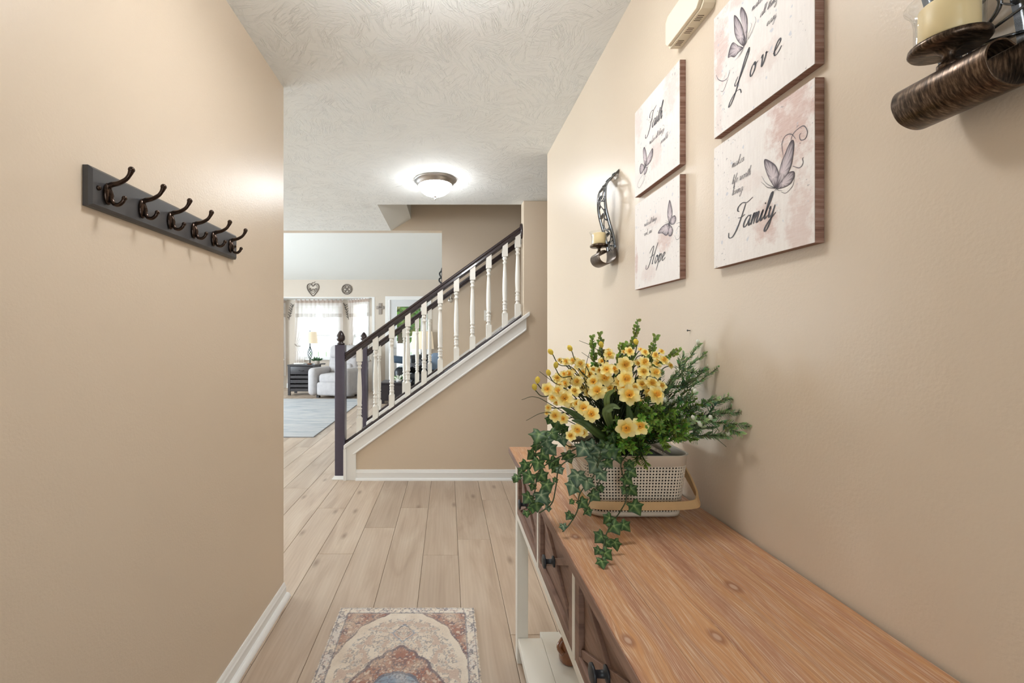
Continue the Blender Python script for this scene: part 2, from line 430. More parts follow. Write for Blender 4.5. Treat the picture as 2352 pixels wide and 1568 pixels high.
# a quarter-round shoe laid against the board
o = sh.build('shoe_moulding', MAT['trim'], bl)
sweep('baseboard_right', base_prof(0.07), (XR, -1.2), (XR, 2.86), (-1, 0))
sweep('baseboard_stair', base_prof(0.090, 0.014), (-0.80, YS0), (3.2, YS0), (0, -1))
sweep('baseboard_far', base_prof(0.11, 0.014), (BX1, YF), (DX0, YF), (0, -1))
sweep('baseboard_bay', base_prof(0.11, 0.014), (BL, YB), (BR, YB), (0, -1))
# ---- white trim of the knee wall
T = 0.016
tr = MB()
zi = lambda x: zc(x)-0.137
xa, xb = XN+0.002, XN+0.105
# flat band following the slope, mitred into a vertical band
outer = [(xa, 0.0), (xa, zc(xa)-0.03), (XJ+0.025, zc(XJ+0.025)-0.03), (XJ+0.025, zi(XJ+0.025)), (xb, zi(xb)), (xb, 0.0)]
tr.prism(outer, YS0-T, YS0, 'y')
struct('trim_knee_wall', tr, MAT['trim'])
bd = MB()   # proud bead: vertical and along the top
bd.prism([(xa-0.003, 0), (xa-0.003, zc(xa)-0.034), (xa+0.021, zc(xa+0.021)-0.038), (xa+0.021, 0)], YS0-T-0.012, YS0-T, 'y')
struct('trim_knee_edge', bd, MAT['trim'])
lp = MB().prism([(xa-0.001, zc(xa)-0.036), (xa-0.001, zc(xa)), (XJ+0.052, zc(XJ+0.052)), (XJ+0.052, zc(XJ+0.052)-0.036)], YS0-T-0.016, YS0+0.02, 'y')
bevel(struct('trim_knee_cap', lp, MAT['trim']), 0.004)
md = MB().prism([(xb-0.03, zi(xb-0.03)+0.012), (XJ+0.025, zi(XJ+0.025)+0.012), (XJ+0.025, zi(XJ+0.025)-0.008), (xb-0.012, zi(xb-0.012)-0.008)], YS0-T-0.008, YS0-0.001, 'y')
bevel(struct('trim_knee_moulding', md, MAT['trim']), 0.006, 3)
# back knee wall trim on the stair side and skirt board on the partition
sk = MB().prism([(XN, 0.0), (XN, zc(XN)-0.02), (3.0, zc(3.0)+0.0), (3.0, zc(3.0)-0.3), (-0.5, 0.0)], YP0-0.016, YP0, 'y')
struct('trim_stair_skirt', sk, MAT['trim'])
sk2 = MB().prism([(XN, zc(XN)-0.036), (XN, zc(XN)+0.0), (-0.063, zc(-0.063)), (-0.063, zc(-0.063)-0.036)], YP0-0.034, YP1+0.03, 'y')
bevel(struct('trim_back_knee_cap', sk2, MAT['trim']), 0.004)
# ---- windows and doors
def window(name, x0, x1, z0, z1, y, mat=MAT['trim'], split=True):
    wn = bpy.data.objects.new(name, None); C.objects.link(wn); wn['kind'] = 'structure'; wn.location = ((x0+x1)/2, y, z0)
    ORG[wn.name] = Vector(wn.location)
    f = MB(); t = 0.05
    f.box(x0, x0+t, y-0.03, y+0.06, z0, z1); f.box(x1-t, x1, y-0.03, y+0.06, z0, z1)
    f.box(x0+t, x1-t, y-0.03, y+0.06, z1-t, z1); f.box(x0+t, x1-t, y-0.03, y+0.06, z0, z0+t)
    f.build('window_frame', mat, wn)
    zm = z0+(z1-z0)*0.42
    MB().box(x0+t, x1-t, y-0.01, y+0.05, zm-0.025, zm+0.025).build('sash_rail', mat, wn)
    MB().box(x0-0.04, x1+0.04, y-0.09, y-0.03, z0-0.03, z0).build('window_sill', mat, wn)
    for a, b_ in ((z0+t, zm-0.025), (zm+0.025, z1-t)):
        MB().box(x0+t, x1-t, y+0.015, y+0.021, a, b_).build('pane', MAT['glass'], wn)
    return wn
t = NT('clear_window_glass'); t.set(color=(1, 1, 1), rough=0.0, ior=1.45)
tr_ = t.n('ShaderNodeBsdfTransparent', {0: (0.96, 0.98, 0.98, 1)}); gl_ = t.n('ShaderNodeBsdfGlossy', {'Roughness': 0.02})
mx_ = t.n('ShaderNodeMixShader', {0: 0.06, 1: tr_.outputs[0], 2: gl_.outputs[0]}); t.l(mx_.outputs[0], t.out.inputs[0])
MAT['glass'] = t.m
window('window_1', wx0, wx1, wz0, wz1, YB+0.02)
for i, (p, q) in enumerate((((BX1, YF+0.11), (BR, YB)), ((BL, YB), (BX0, YF+0.11)))):
    a, b_ = pt(p, q, 0.16), pt(p, q, 0.84)
    L = math.hypot(b_[0]-a[0], b_[1]-a[1]); wn = window('window_%d' % (i+2), -L/2, L/2, wz0, wz1, 0.02)
    mid = pt(a, b_, 0.5); dx, dy = (b_[0]-a[0]), (b_[1]-a[1])
    ang = math.atan2(-dy, -dx)
    wn.location = (mid[0], mid[1], wz0); wn.rotation_euler = (0, 0, ang)
# side windows of the living room, out of the photograph but lighting it
def side_window(name, y0, y1):
    wn = window(name, y0-(y0+y1)/2, y1-(y0+y1)/2, 0.65, 2.2, 0.02)
    wn.location = (-6.12, (y0+y1)/2, 0.65); wn.rotation_euler = (0, 0, PI/2)
side_window('window_4', 2.7, 4.3); side_window('window_5', 5.6, 8.2)
# patio door with a full glass light
dr = bpy.data.objects.new('door_1', None); C.objects.link(dr); dr['kind'] = 'structure'
dr.location = ((DX0+DX1)/2, YF, 0); ORG[dr.name] = Vector(dr.location)
MAT['door_paint'] = simple('pale_grey_door_paint', srgb(214, 216, 218), 0.4)
f = MB(); f.box(DX0-0.05, DX0+0.035, YF-0.02, YF+0.1, 0, DZ+0.05); f.box(DX1-0.035, DX1+0.05, YF-0.02, YF+0.1, 0, DZ+0.05); f.box(DX0+0.035, DX1-0.035, YF-0.02, YF+0.1, DZ-0.03, DZ+0.05)
f.build('door_frame', MAT['trim'], dr)
gx0, gx1, gz0, gz1 = DX0+0.21, DX1-0.20, 0.25, 1.965
f = MB(); yd0, yd1 = YF+0.015, YF+0.06
f.box(DX0+0.045, gx0, yd0, yd1, 0.01, DZ-0.035); f.box(gx1, DX1-0.045, yd0, yd1, 0.01, DZ-0.035)
f.box(gx0, gx1, yd0, yd1, 0.01, gz0); f.box(gx0, gx1, yd0, yd1, gz1, DZ-0.035)
f.build('door_leaf', MAT['door_paint'], dr)
MB().box(gx0, gx1, YF+0.034, YF+0.040, gz0, gz1).build('pane', MAT['glass'], dr)
k = MB(); k.lathe([(0.0, 0), (0.025, 0), (0.025, 0.01), (0.012, 0.014), (0.012, 0.04), (0.026, 0.05), (0.026, 0.065), (0, 0.07)], (DX0+0.115, YF+0.015, 1.0), 12, basis((0, -1, 0)))
k.lathe([(0.0, 0), (0.024, 0), (0.024, 0.012), (0, 0.016)], (DX0+0.115, YF+0.015, 1.12), 12, basis((0, -1, 0)))
k.build('door_knob', MAT['chrome'], dr)
# unseen front door behind the camera, its glass added to let fill light in
d2 = bpy.data.objects.new('door_2', None); C.objects.link(d2); d2['kind'] = 'structure'; d2.location = (0, -1.25, 0); ORG[d2.name] = Vector(d2.location)
f = MB(); f.box(-0.46, -0.40, -1.3, -1.19, 0, 2.05); f.box(0.40, 0.46, -1.3, -1.19, 0, 2.05); f.box(-0.4, 0.4, -1.3, -1.19, 1.99, 2.05); f.build('door_frame', MAT['trim'], d2)
f = MB(); f.box(-0.4, -0.30, -1.27, -1.225, 0.01, 1.985); f.box(0.30, 0.4, -1.27, -1.225, 0.01, 1.985); f.box(-0.30, 0.30, -1.27, -1.225, 0.01, 0.55); f.box(-0.30, 0.30, -1.27, -1.225, 1.85, 1.985)
f.build('door_leaf', MAT['trim'], d2)
MB().box(-0.30, 0.30, -1.25, -1.245, 0.55, 1.85).build('pane', MAT['glass'], d2)
# ================================================================== staircase
st = thing('staircase', 'carpeted stairs climbing right behind the white-trimmed knee wall', 'staircase', (XN, (YS1+YP0)/2, 0))
RISE, RUN = 0.1905, 0.2646
for i in range(12):
    x0 = XN+0.02+RUN*i; z1 = RISE*(i+1)
    b = MB(); y0, y1 = YS1+0.002, YP0-0.018
    b.box(x0, x0+RUN+0.02, y0, y1, max(0.001, z1-RISE-0.02 if i else 0.001), z1-0.03)
    b.rbox(((x0-0.028+x0+RUN+0.01)/2, (y0+y1)/2, z1-0.016), (RUN+0.038, y1-y0, 0.032), 0.012, 2)
    b.build('step', MAT['carpet'], st)
# turned baluster, shared mesh: origin at its foot centre
def baluster_mesh():
    b = MB(); w = 0.0235; hb, ht, Htot = 0.125, 0.628, 0.765
    b.box(-w, w, -w, w, -0.03, hb); b.box(-w, w, -w, w, ht, Htot)
    pr = [(0.0195, hb-0.002), (0.0185, hb+0.006), (0.0115, hb+0.020), (0.0125, hb+0.026), (0.0185, hb+0.030), (0.0185, hb+0.037), (0.0145, hb+0.041),
          (0.0165, hb+0.050), (0.0168, hb+0.066), (0.0145, hb+0.075), (0.0190, hb+0.080), (0.0190, hb+0.087), (0.0140, hb+0.091), (0.0125, hb+0.102),
          (0.0190, hb+0.110), (0.0190, hb+0.118), (0.0160, hb+0.124), (0.0180, hb+0.165), (0.0188, hb+0.210), (0.0180, hb+0.270), (0.0155, hb+0.340),
          (0.0125, hb+0.410), (0.0110, hb+0.438), (0.0165, hb+0.443), (0.0170, hb+0.452), (0.0120, hb+0.458), (0.0120, hb+0.470), (0.0185, hb+0.480), (0.0185, hb+0.488), (0.0145, hb+0.494), (0.0195, ht+0.002)]
    b.lathe([(r*1.16, z) for r, z in pr], (0, 0, 0), 16)
    me = b.mesh('baluster'); me.materials.append(MAT['baluster']); return me
BM = baluster_mesh()
def rail_prof(w=0.030, h=0.064):
    # half widths from the bottom up
    return [(-w*0.55, 0), (w*0.55, 0), (w*0.55, h*0.12), (w*0.95, h*0.30), (w*0.80, h*0.50), (w*0.80, h*0.62), (w, h*0.72), (w*0.92, h*0.90), (w*0.55, h), (-w*0.55, h), (-w*0.92, h*0.90), (-w, h*0.72), (-w*0.80, h*0.62), (-w*0.80, h*0.50), (-w*0.95, h*0.30), (-w*0.55, h*0.12)]
def sloped(prof, x0, x1, yc, zf):
    """profile (across y, vertical z) sheared along the stair slope"""
    b = MB(); n = len(prof); vs = []
    for x in (x0, x1):
        for u, v in prof: vs.append((x, yc+u, zf(x)+v*1.23))
    fs = [tuple(range(n)), tuple(range(2*n-1, n-1, -1))]+[(i, i+n, (i+1) % n+n, (i+1) % n) for i in range(n)]
    return b.add(vs, fs)
def newel(parent, yc):
    x0, x1 = XN-0.086, XN
    b = MB(); b.rbox(((x0+x1)/2, yc, 0.585), (0.086, 0.086, 1.186), 0.004, 2)
    nw = b.build('newel_post', MAT['espresso_daylit'], parent)
    f = MB(); f.lathe([(0.030, 1.176), (0.036, 1.182), (0.036, 1.190), (0.026, 1.196), (0.020, 1.203), (0.022, 1.208), (0.033, 1.218), (0.0385, 1.232), (0.0375, 1.250), (0.030, 1.272), (0.020, 1.290), (0.009, 1.302), (0.0, 1.305)], ((x0+x1)/2, yc, 0), 24)
    f.build('finial', MAT['espresso'], nw)
    m = MB(); t = 0.022
    m.prism([(0, 0.0), (0, 0.026), (-0.005, 0.026), (-t, 0.006), (-t, 0)], 0, 1) if False else None
    # four mitred base mouldings as one ring
    z0, z1, z2 = 0.0, 0.006, 0.030
    r0 = [(x0-t, yc-0.043-t), (x1+0.004, yc-0.043-t), (x1+0.004, yc+0.043+t), (x0-t, yc+0.043+t)]
    r1 = [(x0-0.004, yc-0.047), (x1+0.002, yc-0.047), (x1+0.002, yc+0.047), (x0-0.004, yc+0.047)]
    vs = [(x, y, z0) for x, y in r0]+[(x, y, z1) for x, y in r0]+[(x, y, z2) for x, y in r1]
    fs = [(3,2,1,0)]+[(i, (i+1) % 4, (i+1) % 4+4, i+4) for i in range(4)]+[(i+4, (i+1) % 4+4, (i+1) % 4+8, i+8) for i in range(4)]+[(8,9,10,11)]
    m.add(vs, fs); m.build('base_moulding', MAT['trim'], nw)
    return nw
def railing(label, yc, xs, xend, rosette):
    t = thing('stair_railing', label, 'railing', (XN-0.043, yc, 0))
    newel(t, yc)
    rz = lambda x: zc(x)+0.727
    hr = sloped(rail_prof(), XN-0.004, xend, yc, rz).build('handrail', MAT['espresso'], t)
    sloped([(-0.030, 0.0), (0.030, 0.0), (0.030, 0.012), (0.022, 0.022), (-0.022, 0.022), (-0.030, 0.012)], XN-0.004, xend, yc, zc).build('shoe_rail', MAT['espresso'], t)
    for x in xs:
        o = link_mesh('baluster', BM, None, t); o.location = (x-(XN-0.043), 0, zc(x)+0.012)
    if rosette:
        r = MB(); r.lathe([(0.0, 0), (0.052, 0), (0.056, 0.006), (0.050, 0.020), (0.0, 0.020)], (xend+0.012, yc, rz(xend)+0.036), 20, Matrix(((0, 0, -1), (0, 0.72, 0), (1.25, 0, 0))))
        r.build('rosette', MAT['espresso'], t)
    return t
xs = [-0.782+0.1434*k for k in range(10)]+[0.622]
railing('dark stair railing with white turned balusters on the near knee wall', (YS0+YS1)/2, xs, XJ-0.012, True)
railing('dark stair railing on the far side of the stairs, beside living room', (YP0+YP1)/2, [-0.775+0.1434*k for k in range(5)], -0.066, False)
# wall-mounted handrail
wr = thing('wall_handrail', 'dark sloping handrail fixed to the beige wall above the stairs', 'handrail', (-0.03, 4.83, 1.66))
rz2 = lambda x: 1.665+SL*(x+0.03)
hr = sloped([(u, v*0.86) for u, v in rail_prof(0.027, 0.060)], -0.05, 2.2, 4.835, rz2).build('handrail', MAT['espresso'], wr)
for xq in (0.035, 1.2):
    b = MB(); b.lathe([(0, 0), (0.030, 0), (0.030, 0.006), (0.012, 0.010), (0, 0.010)], (xq, YP0-0.0005, rz2(xq)-0.05), 14, basis((0, -1, 0)))
    b.tube(crom([(xq, YP0-0.008, rz2(xq)-0.05), (xq, YP0-0.045, rz2(xq)-0.055), (xq, 4.835, rz2(xq)-0.02), (xq, 4.835, rz2(xq)+0.004)], 6), 0.007, 8)
    b.build('bracket', MAT['chrome'], wr)
# light switch plate on the stair wall
sp = thing('switch_plate', 'small ivory switch plate on the wall behind the balusters', 'switch plate', (0.445, YP0, 1.40))
MB().rbox((0.445, YP0-0.004, 1.49), (0.072, 0.008, 0.116), 0.003).build('plate', MAT['baluster'], sp)
MB().rbox((0.445, YP0-0.011, 1.492), (0.012, 0.014, 0.026), 0.002).build('toggle', MAT['baluster'], sp)
# iron scroll on the end of the partition
sc = thing('iron_scroll', 'small black iron scroll ornament on the partition end beside handrail', 'ornament', (-0.063, 4.955, 1.83))
b = MB()
b.tube(crom([(-0.066, 4.955, 1.83), (-0.075, 4.955, 1.86), (-0.095, 4.955, 1.885), (-0.09, 4.955, 1.91), (-0.072, 4.955, 1.92), (-0.085, 4.955, 1.945), (-0.09, 4.955, 1.97), (-0.068, 4.955, 2.0), (-0.066, 4.955, 2.02)], 6), 0.009, 8)
b.build('scroll', MAT['black_knob'], sc)
MB().box(-0.070, -0.0635, 4.935, 4.975, 1.82, 2.03).build('back_plate', MAT['black_knob'], sc)
# ================================================================== ceiling fixtures
t = NT('frosted_glass_bowl'); t.set(color=(0.9, 0.85, 0.78), rough=0.5, ecol=(0.95, 0.98, 1.0), estr=36.0); MAT['bowl'] = t.m
t = NT('frosted_glass_bowl_foyer'); t.set(color=(0.9, 0.85, 0.78), rough=0.5, ecol=(0.95, 0.98, 1.0), estr=30.0); MAT['bowl_near'] = t.m
def fixture(label, x, y, bowl, drop=0.0):
    f = thing('ceiling_light', label, 'ceiling light', (x, y, H), group=None)
    p = MB(); p.lathe([(0.0, -0.001), (0.160, -0.001), (0.160, -0.006), (0.152, -0.013), (0.146, -0.013), (0.143, -0.026), (0.136, -0.030), (0.133, -0.042), (0.118, -0.044), (0.0, -0.040)], (x, y, H), 48)
    if drop: p.lathe([(0.008, -0.042), (0.008, -0.044-drop)], (x, y, H), 12)
    p.build('pan', MAT['nickel'], f)
    b = MB(); b.lathe([(0.128, -0.044), (0.126, -0.052), (0.119, -0.066), (0.105, -0.084), (0.084, -0.101), (0.056, -0.114), (0.026, -0.121), (0.0, -0.123)], (x, y, H-drop), 48)
    b.build('glass_bowl', bowl, f)
    n = MB(); n.lathe([(0.0, -0.121), (0.013, -0.1215), (0.013, -0.127), (0.007, -0.130), (0.0055, -0.139), (0.008, -0.143), (0.006, -0.149), (0.0, -0.153)], (x, y, H-drop), 16)
    n.build('finial', MAT['nickel'], f)
fixture('lit flush dome light with nickel rim on the ceiling near the stairs', -0.094, 3.33, MAT['bowl'])
fixture('lit dome light hung from the foyer ceiling above the hook rack', -0.06, 1.12, MAT['bowl_near'], 0.07)
tag(MB().lathe([(0.0, 0.0), (0.0012, 0.0), (0.0012, 0.006), (0.0025, 0.0065), (0.0025, 0.008), (0.0, 0.008)], (XR, 1.176, 1.262), 10, basis((-1, 0, 0))).build('wall_nail', MAT['black_knob']), 'tiny dark nail left in the bare wall above the flowers', 'nail')

# ================================================================== coat hook rack
MAT['rack'] = simple('satin_dark_bronze_board', (0.062, 0.060, 0.062), 0.36, var=0.15, vscale=25)
MAT['hook'] = simple('oil_rubbed_bronze', (0.055, 0.036, 0.027), 0.17, 0.85, var=0.3, vscale=40)
rx = XL; ry0, ry1, rz0, rz1 = 0.9415, 1.598, 1.5275, 1.6155
rk = thing('coat_hook_rack', 'dark board with six bronze coat hooks on the left wall', 'coat rack', (rx, (ry0+ry1)/2, rz0))
b = MB(); e = 0.006
for_b = [(rx+0.0005, ry0, ry1, rz0, rz1), (rx+0.012, ry0, ry1, rz0, rz1), (rx+0.018, ry0+e, ry1-e, rz0+e, rz1-e)]
vs = []
for X, a, c_, z0, z1 in for_b: vs += [(X, a, z0), (X, c_, z0), (X, c_, z1), (X, a, z1)]
fs = [(0,1,2,3), (8,9,10,11)]
for i in range(2): fs += [(i*4+k, i*4+(k+1) % 4, i*4+4+(k+1) % 4, i*4+4+k) for k in range(4)]
b.add(vs, fs); b.build('board', MAT['rack'], rk)
fx = rx+0.018
def hook_mesh():
    m = MB()
    # back plate: stretched oval standing on the board
    m.ball((0.004, 0, 0.0), 0.012, 14, (0.62, 1.05, 2.1))
    up = crom([(0.004, 0, 0.016), (0.012, 0, 0.021), (0.028, 0, 0.0245), (0.044, 0, 0.033), (0.052, 0, 0.043), (0.056, 0, 0.052)], 6)
    n = len(up); m.tube(up, [lerp(0.0066, 0.0046, min(1, i/(n*0.6))) if i < n*0.75 else lerp(0.0046, 0.0066, (i-n*0.75)/(n*0.25)) for i in range(n)], 10)
    m.ball((0.0565, 0, 0.0545), 0.0072, 12)
    lo = crom([(0.006, 0, 0.012), (0.011, 0, 0.0), (0.012, 0, -0.012), (0.017, 0, -0.022), (0.027, 0, -0.0245), (0.036, 0, -0.0185), (0.040, 0, -0.011)], 6)
    n = len(lo); m.tube(lo, [lerp(0.0052, 0.0042, i/n) for i in range(n)], 10)
    m.ball((0.041, 0, -0.0095), 0.0056, 12)
    me = m.mesh('hook'); me.materials.append(MAT['hook']); return me
HM = hook_mesh()
for k in range(6):
    o = link_mesh('hook', HM, None, rk); o.location = (fx-rx, 0.985+0.1113*k-(ry0+ry1)/2, 1.566-rz0)
for y in (0.962, 1.5785):
    MB().lathe([(0.0, 0), (0.0055, 0), (0.0055, 0.002), (0.0035, 0.0055), (0.0, 0.0065)], (fx-0.0003, y, 1.572), 12, basis((1, 0, 0))).build('screw', MAT['hook'], rk)

# ================================================================== canvas signs
def sign_face_mat(name, seed, pinks):
    """distressed white board; pinks: [(u, v, ru, rv, strength)] in metres on the face"""
    t = NT(name); oc = t.obj()
    sp = t.n('ShaderNodeSeparateXYZ', {0: oc}); Y, Z = sp.outputs[1], sp.outputs[2]
    nz = t.noise(t.mapping(oc, (1, 1, 1), (seed, seed*2.1, 0)), 34, 6, 0.72)
    tot = None
    for (u, v, ru, rv, s_) in pinks:
        a = t.math('POWER', t.math('DIVIDE', t.math('SUBTRACT', Y, -u), ru), 2.0)
        b_ = t.math('POWER', t.math('DIVIDE', t.math('SUBTRACT', Z, v), rv), 2.0)
        d = t.math('ADD', t.math('ADD', a, b_), t.math('MULTIPLY', t.math('SUBTRACT', nz, 0.5), 5.0))
        m = t.n('ShaderNodeMapRange', {0: d, 1: 1.25, 2: 0.2, 3: 0.0, 4: s_*0.72}).outputs[0]
        tot = m if tot is None else t.math('MAXIMUM', tot, m)
    base = t.mix(t.noise(t.mapping(oc, (1, 60, 8)), 3, 3), srgb(238, 232, 226), srgb(222, 213, 207))
    weave = t.noise(t.mapping(oc, (1, 40, 400)), 1.0, 2)
    base = t.mix(t.math('MULTIPLY', tot, t.math('ADD', 0.45, weave)), base, srgb(196, 158, 146))
    fl_ = t.noise(t.mapping(oc, (1, 1, 1), (seed*3, 0, seed)), 130, 2, 0.6)
    area_ = t.noise(t.mapping(oc, (1, 1, 1), (0, seed, seed)), 14, 2)
    fm = t.math('MULTIPLY', t.n('ShaderNodeMapRange', {0: fl_, 1: 0.64, 2: 0.70}).outputs[0], t.n('ShaderNodeMapRange', {0: area_, 1: 0.50, 2: 0.62}).outputs[0])
    base = t.mix(t.math('MULTIPLY', fm, 0.75), base, srgb(140, 134, 136))
    bl_ = t.n('ShaderNodeMapRange', {0: t.noise(t.mapping(oc, (1, 1, 1), (seed, 7, 3)), 60, 1), 1: 0.70, 2: 0.74, 3: 0.0, 4: 0.45}).outputs[0]
    base = t.mix(bl_, base, srgb(170, 180, 196))
    t.set(color=base, rough=0.62)
    t.bump(t.math('ADD', t.math('MULTIPLY', weave, 0.5), t.noise(oc, 160, 3)), 0.25, 0.0015)
    return t.m
t = NT('rough_brown_board_edge'); oc = t.obj(); nz = t.noise(t.mapping(oc, (1, 30, 30)), 5, 4, 0.7)
t.set(color=t.ramp(nz, [(0.3, srgb(112, 78, 64)), (0.5, srgb(152, 116, 100)), (0.72, srgb(176, 150, 138))]), rough=0.8); t.bump(nz, 0.7, 0.004); MAT['sign_edge'] = t.m
MAT['ink'] = simple('dark_grey_ink', srgb(62, 60, 66), 0.6)
MAT['ink_soft'] = simple('soft_grey_ink', srgb(104, 98, 102), 0.6)
MAT['ink_pale'] = simple('pale_grey_ink', srgb(168, 160, 162), 0.6)
t = NT('butterfly_print'); t.set(color=t.n('ShaderNodeVertexColor', layer_name='Col').outputs[0], rough=0.65); MAT['wing'] = t.m
BOWL = [(.82, .8), (.55, 1.0), (.2, .75), (.08, .3), (.25, .0), (.55, .2), (.82, .85)]
GL = {
 'a': ([BOWL, [(.84, 1.0), (.78, .4), (.85, .05), (1.0, .05), (1.15, .3)]], 1.05),
 'b': ([[(0, .2), (.3, 1.0), (.48, 1.9), (.38, 2.25), (.24, 1.9), (.15, .8), (.18, .15), (.4, 0), (.68, .3), (.66, .8), (.5, .95)], [(.5, .95), (.7, .8), (.95, .9)]], .95),
 'd': ([[(.8, .8), (.5, 1.0), (.15, .7), (.08, .25), (.25, 0), (.55, .25), (.8, .85)], [(.98, 2.2), (.85, 1.0), (.8, .3), (.9, .05), (1.15, .3)]], 1.1),
 'e': ([[(0, .25), (.35, .5), (.6, .8), (.45, 1.0), (.2, .75), (.12, .3), (.3, 0), (.6, .08), (.85, .35)]], .8),
 'f': ([[(0, .2), (.35, 1.2), (.6, 2.1), (.45, 2.25), (.3, 1.5), (.18, .2), (.05, -.9), (.0, -1.1), (.15, -1.0), (.25, -.2), (.3, .1), (.6, .3)], [(.05, .95), (.55, 1.05)]], .65),
 'g': ([BOWL, [(.82, 1.0), (.72, 0), (.55, -.9), (.25, -1.1), (.15, -.8), (.55, -.2), (1.1, .3)]], 1.05),
 'h': ([[(0, .2), (.35, 1.3), (.52, 2.1), (.4, 2.25), (.28, 1.8), (.1, 0)], [(.12, .3), (.4, .9), (.62, .95), (.62, .5), (.6, .1), (.75, .02), (.95, .3)]], .9),
 'i': ([[(0, .3), (.2, 1.0), (.12, .3), (.22, .02), (.45, .3)], [(.30, 1.42), (.32, 1.48), (.34, 1.54)]], .45),
 'k': ([[(0, .2), (.35, 1.3), (.5, 2.1), (.38, 2.25), (.26, 1.8), (.1, 0)], [(.6, .95), (.4, .95), (.2, .5)], [(.2, .5), (.45, .45), (.6, .05), (.85, .25)]], .85),
 'l': ([[(0, .2), (.35, 1.2), (.5, 2.05), (.4, 2.25), (.26, 1.9), (.15, .5), (.22, .05), (.5, .3)]], .5),
 'm': ([[(0, .3), (.15, .95), (.22, .9), (.1, 0)], [(.12, .3), (.35, .9), (.5, .95), (.45, .4), (.42, 0)], [(.44, .3), (.66, .9), (.82, .95), (.78, .4), (.8, .05), (.95, .03), (1.15, .3)]], 1.12),
 'n': ([[(0, .3), (.15, .95), (.22, .9), (.1, 0)], [(.12, .3), (.35, .9), (.52, .95), (.5, .4), (.52, .05), (.68, .03), (.88, .3)]], .85),
 'o': ([[(.5, 1.0), (.2, .8), (.1, .35), (.3, 0), (.6, .25), (.68, .7), (.5, 1.0), (.45, .85), (.65, .75), (.95, .85)]], .85),
 'p': ([[(0, .2), (.25, 1.0), (.2, .6), (.0, -1.0)], [(.15, .4), (.4, .95), (.65, .9), (.62, .35), (.4, 0), (.2, .1)]], .85),
 'r': ([[(0, .2), (.25, 1.05), (.3, .9), (.5, .9), (.42, .3), (.55, .03), (.75, .3)]], .7),
 's': ([[(0, .2), (.35, 1.0), (.4, .6), (.42, .2), (.25, 0), (.08, .1)], [(.25, .02), (.6, .3)]], .6),
 't': ([[(0, .2), (.35, 1.2), (.45, 1.7), (.3, 1.0), (.2, .3), (.3, .03), (.55, .3)], [(.1, 1.15), (.6, 1.25)]], .55),
 'v': ([[(0, .8), (.15, 1.0), (.2, .5), (.28, .05), (.5, .4), (.62, .95), (.55, .9), (.85, .85)]], .8),
 'w': ([[(0, .8), (.12, 1.0), (.1, .4), (.22, .02), (.42, .3), (.5, .95), (.48, .4), (.6, .02), (.82, .4), (.92, .95), (.88, .85), (1.15, .85)]], 1.1),
 'y': ([[(0, .8), (.12, 1.0), (.1, .4), (.25, .05), (.5, .3), (.62, 1.0)], [(.62, 1.0), (.55, .1), (.4, -.8), (.15, -1.1), (.02, -.85), (.3, -.3), (.95, .3)]], .85),
 ',': ([[(.15, .1), (.12, -.1), (.02, -.3)]], .3), ' ': ([], .6),
 'F': ([[(.45, 1.75), (.15, 1.9), (.12, 2.25), (.6, 2.5), (1.3, 2.35), (2.0, 2.6)], [(1.15, 2.3), (.95, 1.2), (.65, .1), (.2, -.55), (-.35, -.5), (-.55, .0)], [(.45, 1.15), (.9, 1.1), (1.4, 1.25)]], 1.45),
 'H': ([[(-.1, 1.6), (.3, 2.2), (.75, 2.35), (.7, 1.5), (.4, .3), (.0, -.35), (-.45, -.35), (-.55, .2)], [(1.75, 2.6), (1.4, 1.6), (1.15, .5), (1.1, .05), (1.35, .15)], [(.1, 1.0), (.9, 1.15), (1.5, 1.35)]], 1.6),
 'L': ([[(.15, .95), (-.12, .55), (.1, .3), (.5, .8), (.95, 2.0), (.92, 2.55), (.68, 2.1), (.45, 1.0), (.25, -.2), (-.1, -.95), (-.38, -1.05), (-.3, -.65), (.2, -.25), (.8, -.3), (1.1, -.7)]], 1.25),
}
def ribbon2d(mb, pts, wf, frame, lift):
    """flat printed stroke: pts 2D, frame maps (u, v, out) to world"""
    P = pts; n = len(P); L = []; R = []
    for i in range(n):
        d = P[min(i+1, n-1)]-P[max(i-1, 0)]
        if d.length < 1e-9: d = Vector((1, 0))
        d.normalize(); nn = Vector((-d.y, d.x)); w = wf(i/(n-1), d)
        L.append(P[i]+nn*w); R.append(P[i]-nn*w)
    vs = [frame(p.x, p.y, lift) for p in L]+[frame(p.x, p.y, lift) for p in R]
    mb.add(vs, [(i, i+1, n+i+1, n+i) for i in range(n-1)])
def write(mb, text, u, v, xh, frame, wt, lift=0.0004, slant=0.32, sx=1.0, track=0.0, thin=0.35):
    x = 0.0
    for ch in text:
        st_, adv = GL[ch]
        for s_ in st_:
            pts = [Vector((p[0], p[1], 0)) for p in s_]
            pts = [Vector((q.x, q.y)) for q in crom(pts, 5)]
            pts = [Vector((u+(x+(p.x+p.y*slant))*xh*sx, v+p.y*xh)) for p in pts]
            ribbon2d(mb, pts, lambda t_, d: wt*(thin+(1-thin)*abs(d.y)**1.5)*(0.55+0.45*math.sin(PI*min(1, max(0, t_*0.9+0.05)))), frame, lift)
            lift += 0.00001
        x += adv+track
